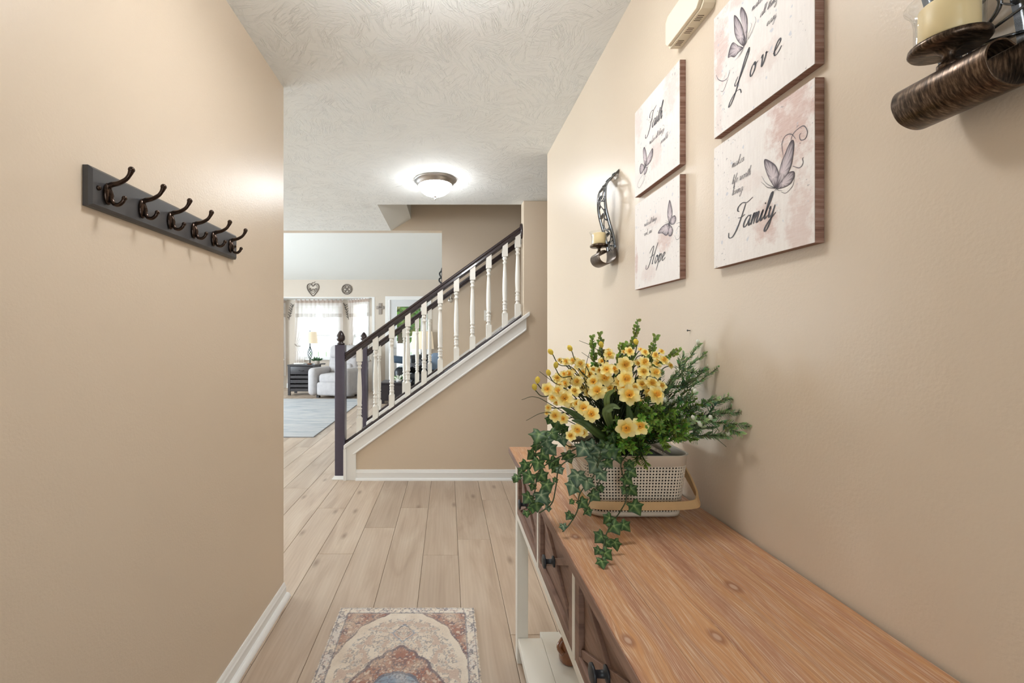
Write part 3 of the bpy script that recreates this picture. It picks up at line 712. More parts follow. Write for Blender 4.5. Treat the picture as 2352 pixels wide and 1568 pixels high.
def wing(mb, cols, pts, root, frame, lift, dark, pale):
    P = [Vector((p[0], p[1], 0)) for p in pts]; O = crom(P, 7, True); n = len(O)
    cx = sum((p for p in O), Vector((0, 0, 0)))/n; cx = cx*0.6+Vector((root[0], root[1], 0))*0.4
    b = len(mb.v); rings = [0.05, 0.45, 0.80, 0.93, 1.0]
    for k, r in enumerate(rings):
        for i, p in enumerate(O):
            q = cx+(p-cx)*r; mb.v.append(tuple(frame(q.x, q.y, lift)))
            vein = 0.5+0.5*math.cos(i*2*PI/n*9)
            f = [0.10, 0.18, 0.50, 0.92, 1.0][k]+(0.35*vein**4 if k in (1, 2) else 0)
            dr_ = (p-Vector((root[0], root[1], 0))).length
            f = min(1, f+max(0, 0.35*(1-dr_/0.02)))
            cols.append(tuple(lerp(pale[j], dark[j], min(1, f)) for j in range(3))+(1,))
    for k in range(len(rings)-1):
        for i in range(n):
            mb.f.append((b+k*n+i, b+k*n+(i+1) % n, b+(k+1)*n+(i+1) % n, b+(k+1)*n+i)); mb.sm.append(False)
def butterfly(parent, frame, u, v, wings, ant, dark=srgb(64, 54, 62), pale=srgb(214, 200, 202)):
    mb = MB(); cols = []
    for i, w in enumerate(wings):
        wing(mb, cols, [(u+a, v+b_) for a, b_ in w], (u, v), frame, 0.0005+0.00012*i, dark, pale)
    me = mb.mesh('butterfly', org(parent), fix=False)
    ca = me.color_attributes.new('Col', 'FLOAT_COLOR', 'POINT')
    for i, c_ in enumerate(cols): ca.data[i].color = c_
    link_mesh('butterfly', me, MAT['wing'], parent)
    an = MB()
    for a in ant:
        pts = [Vector((q.x, q.y)) for q in crom([Vector((u+p[0], v+p[1], 0)) for p in a], 6)]
        ribbon2d(an, pts, lambda t_, d: 0.0006*(1-0.6*t_), frame, 0.0011)
    an.build('butterfly_body', MAT['ink'], parent, fix=False)
SF = 0.636; SW = 0.286
def sign(label, yfar, zbot, face, big, small, wings, ant, swirls):
    s = thing('canvas_sign', label, 'sign', (XR, yfar-SW/2, zbot))
    frame = lambda u, v, o: Vector((SF-o, yfar-u, zbot+v))
    MB().box(SF, XR-0.0005, yfar-SW, yfar, zbot, zbot+SW).build('board', MAT['sign_edge'], s)
    f = MB().box(SF-0.0012, SF+0.0002, yfar-SW+0.0006, yfar-0.0006, zbot+0.0006, zbot+SW-0.0006)
    fo = f.build('printed_face', face, s)
    fo.data.transform(Matrix.Translation((0, SW/2-SW/2, 0)))
    s2 = lambda u, v, o: frame(u, v, o+0.0012)
    lt = MB()
    for (tx, u, v, xh, wt, sx, tr_, sl) in big: write(lt, tx, u, v, xh, s2, wt, 0.0006, sl, sx, tr_)
    lt.build('large_lettering', MAT['ink'], s, fix=False)
    sm = MB()
    for (tx, u, v, xh, sx) in small: write(sm, tx, u, v, xh, s2, 0.0006, 0.0006, 0.30, sx, 0.0, 0.45)
    sm.build('small_lettering', MAT['ink_soft'], s, fix=False)
    butterfly(s, s2, *wings, ant)
    for sp_, w in swirls:
        sw = MB(); pts = [Vector((q.x, q.y)) for q in crom([Vector((p[0], p[1], 0)) for p in sp_], 7)]
        ribbon2d(sw, pts, lambda t_, d, w=w: w*(0.35+0.65*math.sin(PI*(0.1+0.8*t_))), s2, 0.0004)
        sw.build('swirl', MAT['ink_soft'], s, fix=False)
    return s
YA, YBs = 1.0427, 1.483     # far edges of the near and far columns
def pk(l): return [(u-SW/2, v, a, b_, s_) for u, v, a, b_, s_ in l]
def uv(kind, yfar, zbot, pts):
    """view measurements of the print laid back into the plane of the sign"""
    out = []
    for x, y in pts:
        px, py = (1440+x*0.3828, 100+y*0.3828) if kind == 8 else (1480+x*0.21686, y*0.21686)
        Yq = SF*1005/(px-1028); out.append((yfar-Yq, EYE+(775-py)*Yq/1005-zbot))
    return out
def rel(k, yf, zb, body, ls):
    b0 = uv(k, yf, zb, [body])[0]
    return b0, [[(a-b0[0], c_-b0[1]) for a, c_ in uv(k, yf, zb, l)] for l in ls]
def bf(k, yf, zb, body, wings, ants):
    b0, w = rel(k, yf, zb, body, wings); _, a = rel(k, yf, zb, body, ants); return (b0[0], b0[1], w), a
z1, z2, z3, z4 = 1.407, 1.716, 1.717, 1.404
W, A_ = bf(8, YA, z1, (903, 868), [[(900,865),(868,830),(842,775),(828,720),(833,693),(865,705),(900,735),(916,790)], [(903,865),(912,800),(930,720),(958,650),(985,590),(1005,580),(1008,625),(998,700),(985,750),(950,815)], [(905,868),(940,815),(975,775),(1005,765),(1012,785),(995,830),(965,855),(930,868)]],
  [[(895,865),(860,850),(835,830),(815,795)], [(897,868),(850,862),(830,845),(812,830)], [(903,868),(895,880),(885,892)], [(903,868),(915,880),(940,882)], [(903,860),(900,872),(905,882)]])
sign('square white sign reading Family in dark script with a spread butterfly', YA, z1,
     sign_face_mat('distressed_sign_family', 3.1, pk([(.235, .235, .055, .085, .95), (.17, .065, .035, .05, .8), (.255, .03, .03, .12, .6), (.13, .16, .04, .02, .25)])),
     [('Family', .068, .072, .0215, .0022, 1.05, 0.02, .35)],
     [('makes', .066, .214, .0085, 1.05), ('life worth', .066, .177, .0085, 1.0), ('living', .066, .152, .0085, 1.05)], W, A_,
     [(uv(8, YA, z1, [(985,600),(1000,545),(1040,505),(1070,495),(1088,530),(1075,570),(1048,578),(1040,550),(1050,537)]), .0009), (uv(8, YA, z1, [(1000,735),(1040,745),(1062,715),(1058,690),(1066,684)]), .0009), (uv(8, YA, z1, [(942,670),(935,600),(955,555),(990,543),(1016,570)]), .0008), (uv(8, YA, z1, [(1012,790),(1000,850),(960,895),(930,890)]), .0006)])
W, A_ = bf(0, YA, z2, (1065, 490), [[(1060,490),(1000,440),(965,360),(957,260),(958,165),(990,180),(1035,260),(1058,350),(1068,430)], [(1068,480),(1072,380),(1045,260),(1022,150),(1035,75),(1070,110),(1098,200),(1097,330),(1085,430)], [(1050,500),(1000,480),(950,448),(920,490),(900,560),(895,612),(925,598),(960,605),(1000,560),(1040,525)]],
  [[(1065,490),(1030,570),(970,640)], [(1075,470),(1115,360),(1145,275),(1140,240)], [(1078,470),(1150,330),(1190,220),(1182,175)], [(1065,480),(1040,545),(1000,600)]])
sign('square white sign reading Love with a butterfly perched over the letter', YA, z2,
     sign_face_mat('distressed_sign_love', 8.3, pk([(.025, .20, .03, .09, .75), (.10, .28, .06, .03, .6), (.16, .085, .05, .03, .35), (.02, .05, .012, .06, .3)])),
     [('L', .075, .073, .025, .0022, 1.05, 0.0, .35), ('o', .121, .073, .023, .0022, 1.0, 0, .3), ('v', .152, .073, .023, .0022, 1.0, 0, .3), ('e', .188, .073, .025, .0022, 1.0, 0, .3)],
     [('makes', .130, .206, .0075, 1.0), ('all things', .154, .176, .0075, 1.0), ('easy', .172, .145, .0075, 1.05)], W, A_,
     [(uv(0, YA, z2, [(770,795),(790,840),(840,858),(890,820),(910,740)]), .0009), (uv(0, YA, z2, [(815,965),(840,965),(870,900),(895,830)]), .0006)])
W, A_ = bf(8, YBs, z3, (112, 735), [[(110,735),(102,690),(100,640),(108,620),(118,650),(122,700)], [(115,735),(125,690),(145,645),(158,628),(158,670),(140,715)], [(110,738),(90,720),(80,745),(82,780),(95,775)], [(112,740),(125,745),(118,775),(105,785)]], [[(112,735),(100,765),(98,780)], [(112,735),(125,742),(130,740)]])
sign('square white sign reading Faith, with a faint butterfly below the words', YBs, z3,
     sign_face_mat('distressed_sign_faith', 12.7, pk([(.245, .235, .05, .07, .5), (.15, .09, .04, .05, .45), (.03, .24, .03, .06, .4)])),
     [('Faith', .092, .176, .0215, .0022, 1.0, 0.02, .35)],
     [('makes all things', .108, .132, .0078, .98), ('possible', .180, .102, .0078, 1.0)], W, A_,
     [(uv(8, YBs, z3, [(100,785),(82,810),(66,850),(78,865),(98,830),(105,785)]), .0005), (uv(8, YBs, z3, [(110,780),(108,810),(98,845)]), .0005)])
W, A_ = bf(8, YBs, z4, (262, 1083), [[(258,1078),(246,1030),(250,975),(259,938),(268,965),(276,1010),(270,1055)], [(262,1080),(270,1045),(290,1030),(299,1050),(290,1078),(275,1086)], [(260,1085),(235,1083),(205,1108),(190,1138),(215,1138),(238,1152),(256,1128)], [(262,1088),(254,1120),(254,1152),(270,1152),(279,1115)]], [[(262,1083),(250,1068),(238,1062)], [(262,1083),(245,1075),(232,1076)]])
sign('square white sign reading Hope, with a butterfly above the word', YBs, z4,
     sign_face_mat('distressed_sign_hope', 21.9, pk([(.20, .12, .05, .035, .75), (.012, .09, .012, .05, .8), (.10, .04, .05, .03, .35), (.13, .20, .05, .02, .3)])),
     [('Hope', .098, .066, .0230, .0022, 1.08, 0.05, .35)],
     [('makes all things', .072, .196, .0075, .92), ('work , and', .072, .166, .0078, .85)], W, A_,
     [(uv(8, YBs, z4, [(300,1120),(315,1095),(325,1120),(318,1165),(300,1175),(290,1150)]), .0007), (uv(8, YBs, z4, [(300,1080),(320,1075),(330,1100)]), .0006)])

# ================================================================== door chime box
MAT['chime'] = simple('cream_chime_plastic', srgb(232, 220, 196), 0.4)
MAT['slot'] = simple('dark_vent_slot', srgb(96, 80, 62), 0.9)
cy0, cy1, cz0, cz1 = 1.064, 1.232, 2.05, 2.140
ch = thing('door_chime', 'cream plastic door chime box above the Faith sign', 'door chime', (XR, (cy0+cy1)/2, cz0))
def cham(y0, y1, z0, z1, c_): return [(y0+c_, z0), (y1-c_, z0), (y1, z0+c_), (y1, z1-c_), (y1-c_, z1), (y0+c_, z1), (y0, z1-c_), (y0, z0+c_)]
MB().prism(cham(cy0, cy1, cz0, cz1, 0.008), XR-0.0005, 0.6225, 'x').build('housing', MAT['chime'], ch)
bevel(MB().prism(cham(cy0+0.003, cy1-0.001, cz0+0.004, cz1-0.003, 0.012), 0.623, 0.6125, 'x').build('cover', MAT['chime'], ch), 0.002)
for yc in (1.106, 1.151, 1.199):
    for k in range(4):
        MB().box(0.627, 0.643, yc-0.0105+0.006*k, yc-0.0085+0.006*k, cz0-0.0004, cz0+0.001).build('vent_slot', MAT['slot'], ch)

# ================================================================== candle sconces
t = NT('brushed_bronze'); oc = t.obj(); nz = t.noise(t.mapping(oc, (30, 260, 30)), 1.2, 4, 0.65)
nz = t.noise(t.mapping(oc, (70, 420, 70)), 1.0, 3, 0.65)
t.set(color=t.ramp(nz, [(0.30, (0.02, 0.015, 0.012)), (0.52, (0.10, 0.068, 0.048)), (0.72, (0.26, 0.185, 0.13))]), metal=0.85, rough=0.34); t.bump(nz, 0.15, 0.0006); MAT['bronze'] = t.m
MAT['bronze_dark'] = simple('dark_polished_bronze', (0.17, 0.175, 0.185), 0.22, 0.95, var=0.3, vscale=60)
MAT['candle'] = simple('cream_candle_wax', srgb(246, 222, 172), 0.45)
MAT['wick'] = simple('black_wick', (0.01, 0.01, 0.01), 0.9)
t = NT('clear_cup_glass'); tr_ = t.n('ShaderNodeBsdfTransparent', {0: (0.985, 0.99, 0.985, 1)}); gl_ = t.n('ShaderNodeBsdfGlossy', {'Roughness': 0.03})
fr_ = t.n('ShaderNodeLayerWeight', {0: 0.25}); mx_ = t.n('ShaderNodeMixShader', {0: t.math('MULTIPLY', fr_.outputs[1], 0.35), 1: tr_.outputs[0], 2: gl_.outputs[0]}); t.l(mx_.outputs[0], t.out.inputs[0]); MAT['cup'] = t.m
PROF = [(.6505, 1.882), (.643, 1.872), (.622, 1.848), (.606, 1.8216), (.6016, 1.777), (.606, 1.7297), (.619, 1.678), (.6317, 1.634), (.639, 1.594), (.641, 1.557), (.632, 1.535), (.608, 1.5245), (.585, 1.533), (.575, 1.553), (.580, 1.569), (.595, 1.5745), (.607, 1.568)]
def sconce(label, yc, dz):
    W = 0.05
    s = thing('candle_sconce', label, 'wall sconce', (XR, yc, 1.52+dz))
    P = [Vector((q.x, q.y)) for q in crom([Vector((a, b_+dz, 0)) for a, b_ in PROF], 8)]
    N_ = len(P); nr = []
    for i in range(N_):
        d = (P[min(i+1, N_-1)]-P[max(i-1, 0)]).normalized(); nr.append(Vector((-d.y, d.x)))
    def band(i0, i1, y0, y1, th=0.0011):
        m = MB(); vs = []; fs = []
        for i in range(i0, i1+1):
            for sg in (-1, 1):
                for y in (y0, y1): q = P[i]+nr[i]*sg*th; vs.append((q.x, y, q.y))
        for j in range(i1-i0):
            a = j*4; b_ = a+4
            fs += [(a, a+1, b_+1, b_), (a+2, b_+2, b_+3, a+3), (a, b_, b_+2, a+2), (a+1, a+3, b_+3, b_+1)]
        e = (i1-i0)*4; fs += [(0, 2, 3, 1), (e, e+1, e+3, e+2)]
        return m.add(vs, fs, True)
    isol = 66
    m = band(isol, N_-1, yc-W, yc+W); bevel(m.build('scroll_roll', MAT['bronze'], s), 0.0006)
    mb_ = band(0, isol, yc-W, yc-W+0.024); mb_.build('side_band', MAT['bronze_dark'], s)
    mb_ = band(0, isol, yc+W-0.024, yc+W); mb_.build('side_band', MAT['bronze_dark'], s)
    # openwork vine between the bands
    g = MB(); vine = []
    def sp(f, y, o=0.0):
        x = f*isol; i = min(isol-1, int(x)); q = P[i].lerp(P[i+1], x-i)+nr[i]*o; return Vector((q.x, y, q.y))
    for k in range(90):
        f = k/89; vine.append(sp(f, yc+0.018*math.sin(f*2*PI*4.5)))
    g.tube(vine, 0.0022, 6)
    for k in range(22):
        f = (k+0.5)/22; sg = 1 if k % 2 else -1
        base = sp(f, yc+0.018*math.sin(f*2*PI*4.5)); tip = sp(min(1, f+0.035), yc+sg*0.030)
        mid = (base+tip)/2; d = (tip-base); L = d.length
        if L < 0.006: continue
        M3 = basis(d, (1, 0, 0.1)); g.ball(mid, L/2, 8, (0.14, 0.42, 1.0), M3)
    for k in range(7):
        f = (k+0.4)/7.2; g.tube([sp(f, yc-W+0.012), sp(f+0.02, yc), sp(f, yc+W-0.012)], 0.0018, 5)
    g.build('openwork_vine', MAT['bronze_dark'], s)
    cx, cz = 0.592, 1.596+dz
    m = MB(); m.lathe([(0.0, -0.024), (0.010, -0.024), (0.010, -0.018), (0.0055, -0.014), (0.0055, -0.006), (0.012, 0.0), (0.0325, 0.0), (0.0345, 0.003), (0.0340, 0.0075), (0.0310, 0.0085), (0.0, 0.0080)], (cx, yc, cz), 32)
    m.build('candle_plate', MAT['bronze'], s)
    m = MB(); g0 = cz+0.0085
    m.lathe([(0.0, 0.0), (0.0275, 0.0), (0.0290, 0.004), (0.0290, 0.030), (0.0310, 0.041), (0.0360, 0.050), (0.0372, 0.0505), (0.0372, 0.0515), (0.0350, 0.0510), (0.0296, 0.041), (0.0275, 0.030), (0.0275, 0.004), (0.0, 0.003)], (cx, yc, g0), 36)
    cup = m.build('glass_cup', MAT['cup'], s)
    m = MB(); m.lathe([(0.0, 0.0032), (0.0245, 0.0032), (0.0252, 0.005), (0.0252, 0.043), (0.023, 0.0455), (0.010, 0.0435), (0.0, 0.043)], (cx, yc, g0), 28)
    m.build('candle', MAT['candle'], s)
    MB().tube([(cx, yc, g0+0.043), (cx+0.001, yc, g0+0.050)], 0.0008, 6).build('wick', MAT['wick'], s)
sconce('scrolled metal candle sconce on the wall left of the signs', 1.710, 0.0)
sconce('scrolled bronze candle sconce at the upper right, nearest the viewer', 0.517, -0.012)

# ================================================================== foyer rug
def rug():
    RW, RL, xc, y1 = 0.613, 1.02, -0.1835, 2.005
    r = thing('entry_rug', 'small cream and rust vintage medallion rug on the plank floor', 'rug', (xc, y1-RL/2, 0))
    nu, nv = 200, 320
    vs = []; cols = []; fs = []
    N = lambda x, y, s_, o=0.0: mnoise.noise(Vector((x*s_, y*s_, o)))
    def mixc(a, b_, t_): t_ = max(0, min(1, t_)); return tuple(lerp(a[i], b_[i], t_) for i in range(3))
    CREAM, RUST, NAVY, BLUE, PALE, TAN = srgb(228, 217, 202), srgb(158, 104, 90), srgb(84, 82, 100), srgb(132, 152, 176), srgb(216, 210, 206), srgb(196, 172, 152)
    for j in range(nv+1):
        for i in range(nu+1):
            u = -RW/2+RW*i/nu; v = -RL/2+RL*j/nv
            ed = min(RW/2-abs(u), RL/2-abs(v))
            edge_w = 0.0014*N(u*3, v*3, 60, 4.0) if (i in (0, nu) or j in (0, nv)) else 0
            z = 0.0085 if ed > 0.004 else 0.006
            vs.append((xc+u+edge_w, y1-RL/2+v+edge_w*0.7, z+0.0009*N(u, v, 160, 1.0)))
            wu = max(0.0, abs(u)+0.012*N(abs(u), v, 26, 2)); wv = max(0.0, abs(v)+0.012*N(abs(u)+3, abs(v), 26, 5))
            n1 = N(abs(u), abs(v), 40, 1.5); n2 = N(abs(u), abs(v), 120, 7.7); n3 = N(u, v, 18, 3.3); n4 = N(u, v, 190, 9.1)
            line = abs(n1+0.5*n2)
            if ed < 0.046:
                c_ = mixc(PALE, CREAM, 0.5+n3)
                if line < 0.13: c_ = mixc(c_, NAVY, 0.8)
                elif n2 > 0.25: c_ = mixc(c_, RUST, 0.45)
                if abs(ed-0.043) < 0.003 or abs(ed-0.010) < 0.002: c_ = mixc(c_, NAVY, 0.65)
            else:
                # pointed-arch field
                q = (wu/0.262)**2+(max(0, wv-0.08)/0.395)**2
                med = (wu/0.215)**1.35+(wv/0.262)**1.15
                ctr = (wu/0.10)**2+(wv/0.125)**2
                if q > 1.0:
                    c_ = mixc(RUST, TAN, 0.35+0.8*n3)
                    if line < 0.11: c_ = mixc(c_, NAVY, 0.75)
                    elif n2 > 0.30: c_ = mixc(c_, CREAM, 0.7)
                    if q < 1.05: c_ = mixc(c_, NAVY, 0.5)
                elif med < 1.0:
                    c_ = mixc(RUST, TAN, 0.25+0.9*n3)
                    if line < 0.10: c_ = mixc(c_, NAVY, 0.7)
                    elif n2 > 0.26: c_ = mixc(c_, CREAM, 0.65)
                    if med > 0.93: c_ = mixc(c_, NAVY, 0.75)
                    if ctr < 1.0:
                        c_ = mixc(BLUE, PALE, 0.2+n3+0.4*n2)
                        if line < 0.1: c_ = mixc(c_, NAVY, 0.6)
                        if ctr > 0.82: c_ = mixc(c_, NAVY, 0.7)
                        if ctr < 0.3: c_ = mixc(RUST, CREAM, 0.4+n2)
                else:
                    c_ = mixc(CREAM, TAN, 0.15+0.55*n3)
                    if q < 0.80:
                        if line < 0.095: c_ = mixc(c_, NAVY, 0.6)
                        elif n1 > 0.24: c_ = mixc(c_, RUST, 0.42)
                        elif n2 > 0.34: c_ = mixc(c_, BLUE, 0.4)
                    d = abs(wu)+abs(wv-0.335)*0.85
                    if abs(d-0.045) < 0.0045: c_ = mixc(c_, BLUE if n2 > 0 else NAVY, 0.75)
                    if abs(d-0.030) < 0.003: c_ = mixc(c_, RUST, 0.5)
            c_ = mixc(c_, CREAM, 0.12+0.30*max(0, n3+n4))
            k = 1+0.10*n4; cols.append((c_[0]*k, c_[1]*k, c_[2]*k, 1))
    for j in range(nv):
        for i in range(nu):
            a = j*(nu+1)+i; fs.append((a, a+1, a+nu+2, a+nu+1))
    b = MB(); b.add(vs, fs, True); me = b.mesh('pile', org(r), fix=False)
    ca = me.color_attributes.new('Col', 'FLOAT_COLOR', 'POINT'); ca.data.foreach_set('color', [x for c_ in cols for x in c_])
    t = NT('woven_rug_pile'); oc = t.obj(); t.set(color=t.n('ShaderNodeVertexColor', layer_name='Col').outputs[0], rough=0.95, spec=0.1, sheen=0.15)
    t.bump(t.noise(oc, 700, 2), 0.5, 0.002); link_mesh('pile', me, t.m, r)
    x0, x1, ya, yb = xc-RW/2+0.0005, xc+RW/2-0.0005, y1-RL+0.0005, y1-0.0005
    MB().box(x0, x1, ya, yb, 0.0004, 0.0060).build('backing', simple('beige_rug_edge', srgb(204, 188, 168), 0.95), r)
rug()
# ================================================================== console table
TZ = 0.810; TX0, TX1, TY0, TY1 = 0.243, 0.645, 0.495, 1.734
def top_wood():
    t = NT('whitewashed_pine_top'); oc = t.obj(); rnd = t.n('ShaderNodeObjectInfo').outputs['Random']
    off = t.n('ShaderNodeCombineXYZ', {0: t.math('MULTIPLY', rnd, 5.0), 1: t.math('MULTIPLY', rnd, 17.0)}).outputs[0]
    # knots bend the grain (positions in table space)
    sx = t.n('ShaderNodeSeparateXYZ', {0: oc}); X, Y = sx.outputs[0], sx.outputs[1]
    kf = None; bend = None
    for kx, ky, r in ((0.497-0.444, 0.7608-1.1145, 0.017), (0.390-0.444, 0.6335-1.1145, 0.015), (0.258-0.444, 0.626-1.1145, 0.013), (0.278-0.444, 0.952-1.1145, 0.013), (0.55-0.444, 1.45-1.1145, 0.014)):
        dx = t.math('SUBTRACT', X, kx); dy = t.math('MULTIPLY', t.math('SUBTRACT', Y, ky), 0.62)
        d = t.math('SQRT', t.math('ADD', t.math('MULTIPLY', dx, dx), t.math('MULTIPLY', dy, dy)))
        f = t.n('ShaderNodeMapRange', {0: d, 1: r*0.35, 2: r, 3: 1.0, 4: 0.0}, interpolation_type='SMOOTHSTEP').outputs[0]
        core = t.n('ShaderNodeMapRange', {0: d, 1: r*0.22, 2: r*0.40, 3: 1.0, 4: 0.0}).outputs[0]
        bd_ = t.math('MULTIPLY', t.math('DIVIDE', dx, t.math('ADD', d, 0.012)), t.n('ShaderNodeMapRange', {0: d, 1: 0.0, 2: 0.06, 3: 0.016, 4: 0.0}).outputs[0])
        kf = (f, core) if kf is None else (t.math('MAXIMUM', kf[0], f), t.math('MAXIMUM', kf[1], core))
        bend = bd_ if bend is None else t.math('ADD', bend, bd_)
    p = t.n('ShaderNodeVectorMath', {0: oc, 1: t.n('ShaderNodeCombineXYZ', {0: t.math('MULTIPLY', bend, -1.0)}).outputs[0]}, operation='ADD').outputs[0]
    p = t.n('ShaderNodeVectorMath', {0: p, 1: off}, operation='ADD').outputs[0]
    big = t.noise(t.mapping(p, (22, 0.55, 1)), 1.0, 3, 0.5, 0.25)
    fine = t.noise(t.mapping(p, (300, 4, 1)), 1.0, 4, 0.65, 0.1)
    wash = t.noise(t.mapping(p, (620, 14, 1)), 1.0, 3, 0.7)
    col = t.ramp(big, [(0.30, srgb(158, 110, 84)), (0.44, srgb(184, 136, 104)), (0.56, srgb(200, 148, 100)), (0.72, srgb(180, 142, 116))])
    col = t.mix(t.n('ShaderNodeMapRange', {0: fine, 1: 0.35, 2: 0.65, 3: 0.42, 4: 0.0}).outputs[0], col, srgb(136, 86, 58))
    col = t.mix(t.n('ShaderNodeMapRange', {0: wash, 1: 0.50, 2: 0.64, 3: 0.0, 4: 0.75}).outputs[0], col, srgb(214, 186, 160))
    col = t.mix(t.math('MULTIPLY', kf[0], 0.62), col, srgb(122, 66, 44)); col = t.mix(t.math('MULTIPLY', kf[1], 0.7), col, srgb(200, 170, 148))
    tone = t.n('ShaderNodeMapRange', {0: rnd, 3: 0.95, 4: 1.05}).outputs[0]
    col = t.n('ShaderNodeHueSaturation', {'Saturation': 0.98, 'Value': tone, 'Color': col}).outputs[0]
    t.set(color=col, rough=0.5, spec=0.4); t.bump(t.math('ADD', fine, wash), 0.28, 0.0012)
    return t.m
MAT['top'] = top_wood()
def face_wood():
    t = NT('greyed_brown_drawer_wood'); oc = t.obj(); rnd = t.n('ShaderNodeObjectInfo').outputs['Random']
    off = t.n('ShaderNodeCombineXYZ', {0: t.math('MULTIPLY', rnd, 5.0), 1: t.math('MULTIPLY', rnd, 17.0), 2: t.math('MULTIPLY', rnd, 9.0)}).outputs[0]
    p = t.n('ShaderNodeVectorMath', {0: oc, 1: off}, operation='ADD').outputs[0]
    fine = t.noise(t.mapping(p, (1, 7, 130)), 1.0, 4, 0.65, 0.4); big = t.noise(t.mapping(p, (1, 2, 18)), 1.0, 3)
    col = t.ramp(big, [(0.3, srgb(122, 96, 84)), (0.55, srgb(150, 120, 104)), (0.75, srgb(164, 138, 124))])
    col = t.mix(t.n('ShaderNodeMapRange', {0: fine, 1: 0.35, 2: 0.62, 3: 0.45, 4: 0.0}).outputs[0], col, srgb(92, 66, 54))
    t.set(color=col, rough=0.6); t.bump(fine, 0.3, 0.001); return t.m
MAT['face'] = face_wood()
tb = thing('console_table', 'farmhouse console table, white frame, brown top and crossed drawer fronts', 'console table', ((TX0+TX1)/2, (TY0+TY1)/2, 0))
nb = 5; bw = (TX1-TX0)/nb
for i in range(nb):
    x0 = TX0+bw*i
    o = MB().box(x0+0.0002, x0+bw-0.0002, TY0, TY1, TZ-0.024, TZ).build('top_board', MAT['top'], tb); bevel(o, 0.0005, 1)
MB().box(TX0-0.001, TX0+0.0001, TY0, TY1, TZ-0.0235, TZ-0.002).build('edge_band', MAT['face'], tb)
LX0, LX1 = 0.265, 0.307; BXb = 0.632; LZ = TZ-0.0245
for (x0, x1) in ((LX0, LX1), (BXb-0.042, BXb)):
    for (y0, y1) in ((1.666, 1.708), (0.515, 0.557)):
        bevel(MB().box(x0, x1, y0, y1, 0.0005, LZ).build('leg', MAT['white_frame'], tb), 0.002)
DZ0, DZ1 = 0.572, 0.784
# body: bottom board, end panels, back, lower rail, dividers
m = MB(); m.box(LX0+0.03, BXb-0.002, 0.557, 1.666, DZ0-0.006, DZ0); m.box(BXb-0.014, BXb-0.002, 0.557, 1.666, DZ0, LZ); m.box(LX1, BXb-0.042, 1.672, 1.690, DZ0-0.02, LZ); m.box(LX1, BXb-0.042, 0.533, 0.550, DZ0-0.02, LZ)
m.build('body', MAT['white_frame'], tb)
bevel(MB().box(LX0, LX0+0.028, 0.557, 1.666, DZ0-0.024, DZ0-0.001).build('lower_rail', MAT['white_frame'], tb), 0.0015)
divs = (1.288, 0.921)
for y in divs: MB().box(LX0-0.0005, LX0+0.028, y-0.009, y+0.009, DZ0-0.001, LZ).build('divider', MAT['white_frame'], tb)
knob_me = None
kb = MB(); kb.lathe([(0.0, 0), (0.0135, 0), (0.0135, 0.003), (0.0065, 0.005), (0.006, 0.019), (0.011, 0.022), (0.0165, 0.023), (0.0165, 0.027), (0.012, 0.029), (0.0, 0.029)], (0, 0, 0), 20, basis((-1, 0, 0)))
knob_me = kb.mesh('knob'); knob_me.materials.append(MAT['black_knob'])
for (a, b_) in ((1.298, 1.664), (0.931, 1.278), (0.559, 0.911)):
    d = MB(); d.box(LX0+0.012, LX0+0.020, a, b_, DZ0+0.001, DZ1); d.box(LX0+0.020, BXb-0.02, a+0.01, b_-0.01, DZ0+0.002, DZ1-0.02)
    dd = d.build('drawer', MAT['face'], tb)
    s = 0.026
    for nm, bx in (('frame_stile', (a, a+s, DZ0+0.001, DZ1)), ('frame_stile', (b_-s, b_, DZ0+0.001, DZ1)), ('frame_rail', (a+s, b_-s, DZ1-s, DZ1)), ('frame_rail', (a+s, b_-s, DZ0+0.001, DZ0+s))):
        bevel(MB().box(LX0, LX0+0.012, *bx).build(nm, MAT['face'], dd), 0.001, 1)
    ya, yb, za, zb = a+s, b_-s, DZ0+s, DZ1-s
    for sg in (1, -1):
        p0 = Vector((ya, za if sg > 0 else zb)); p1 = Vector((yb, zb if sg > 0 else za)); dr_ = (p1-p0).normalized(); nn = Vector((-dr_.y, dr_.x))*0.016
        # bars clipped to the opening by pulling their ends to the corners
        def clip(p): return (min(max(p.x, ya), yb), min(max(p.y, za), zb))
        poly = [clip(p0-nn), clip(p1-nn), (p1.x, p1.y), clip(p1+nn), clip(p0+nn), (p0.x, p0.y)]
        bevel(MB().prism(poly, LX0+0.0125 if sg < 0 else LX0+0.0125, LX0+0.0035 if sg > 0 else LX0+0.005, 'x').build('cross_bar', MAT['face'], dd), 0.001, 1)
    k = link_mesh('knob', knob_me, None, dd); k.location = Vector((LX0+0.0035, (a+b_)/2, (DZ0+DZ1)/2))-org(tb)
# slatted lower shelf
for i in range(4):
    x0 = LX0+0.003+i*0.0905
    bevel(MB().box(x0, x0+0.0898, 0.517, 1.664 if i in (0, 3) else 1.700, 0.069, 0.101).build('shelf_board', MAT['white_frame'], tb), 0.0015)

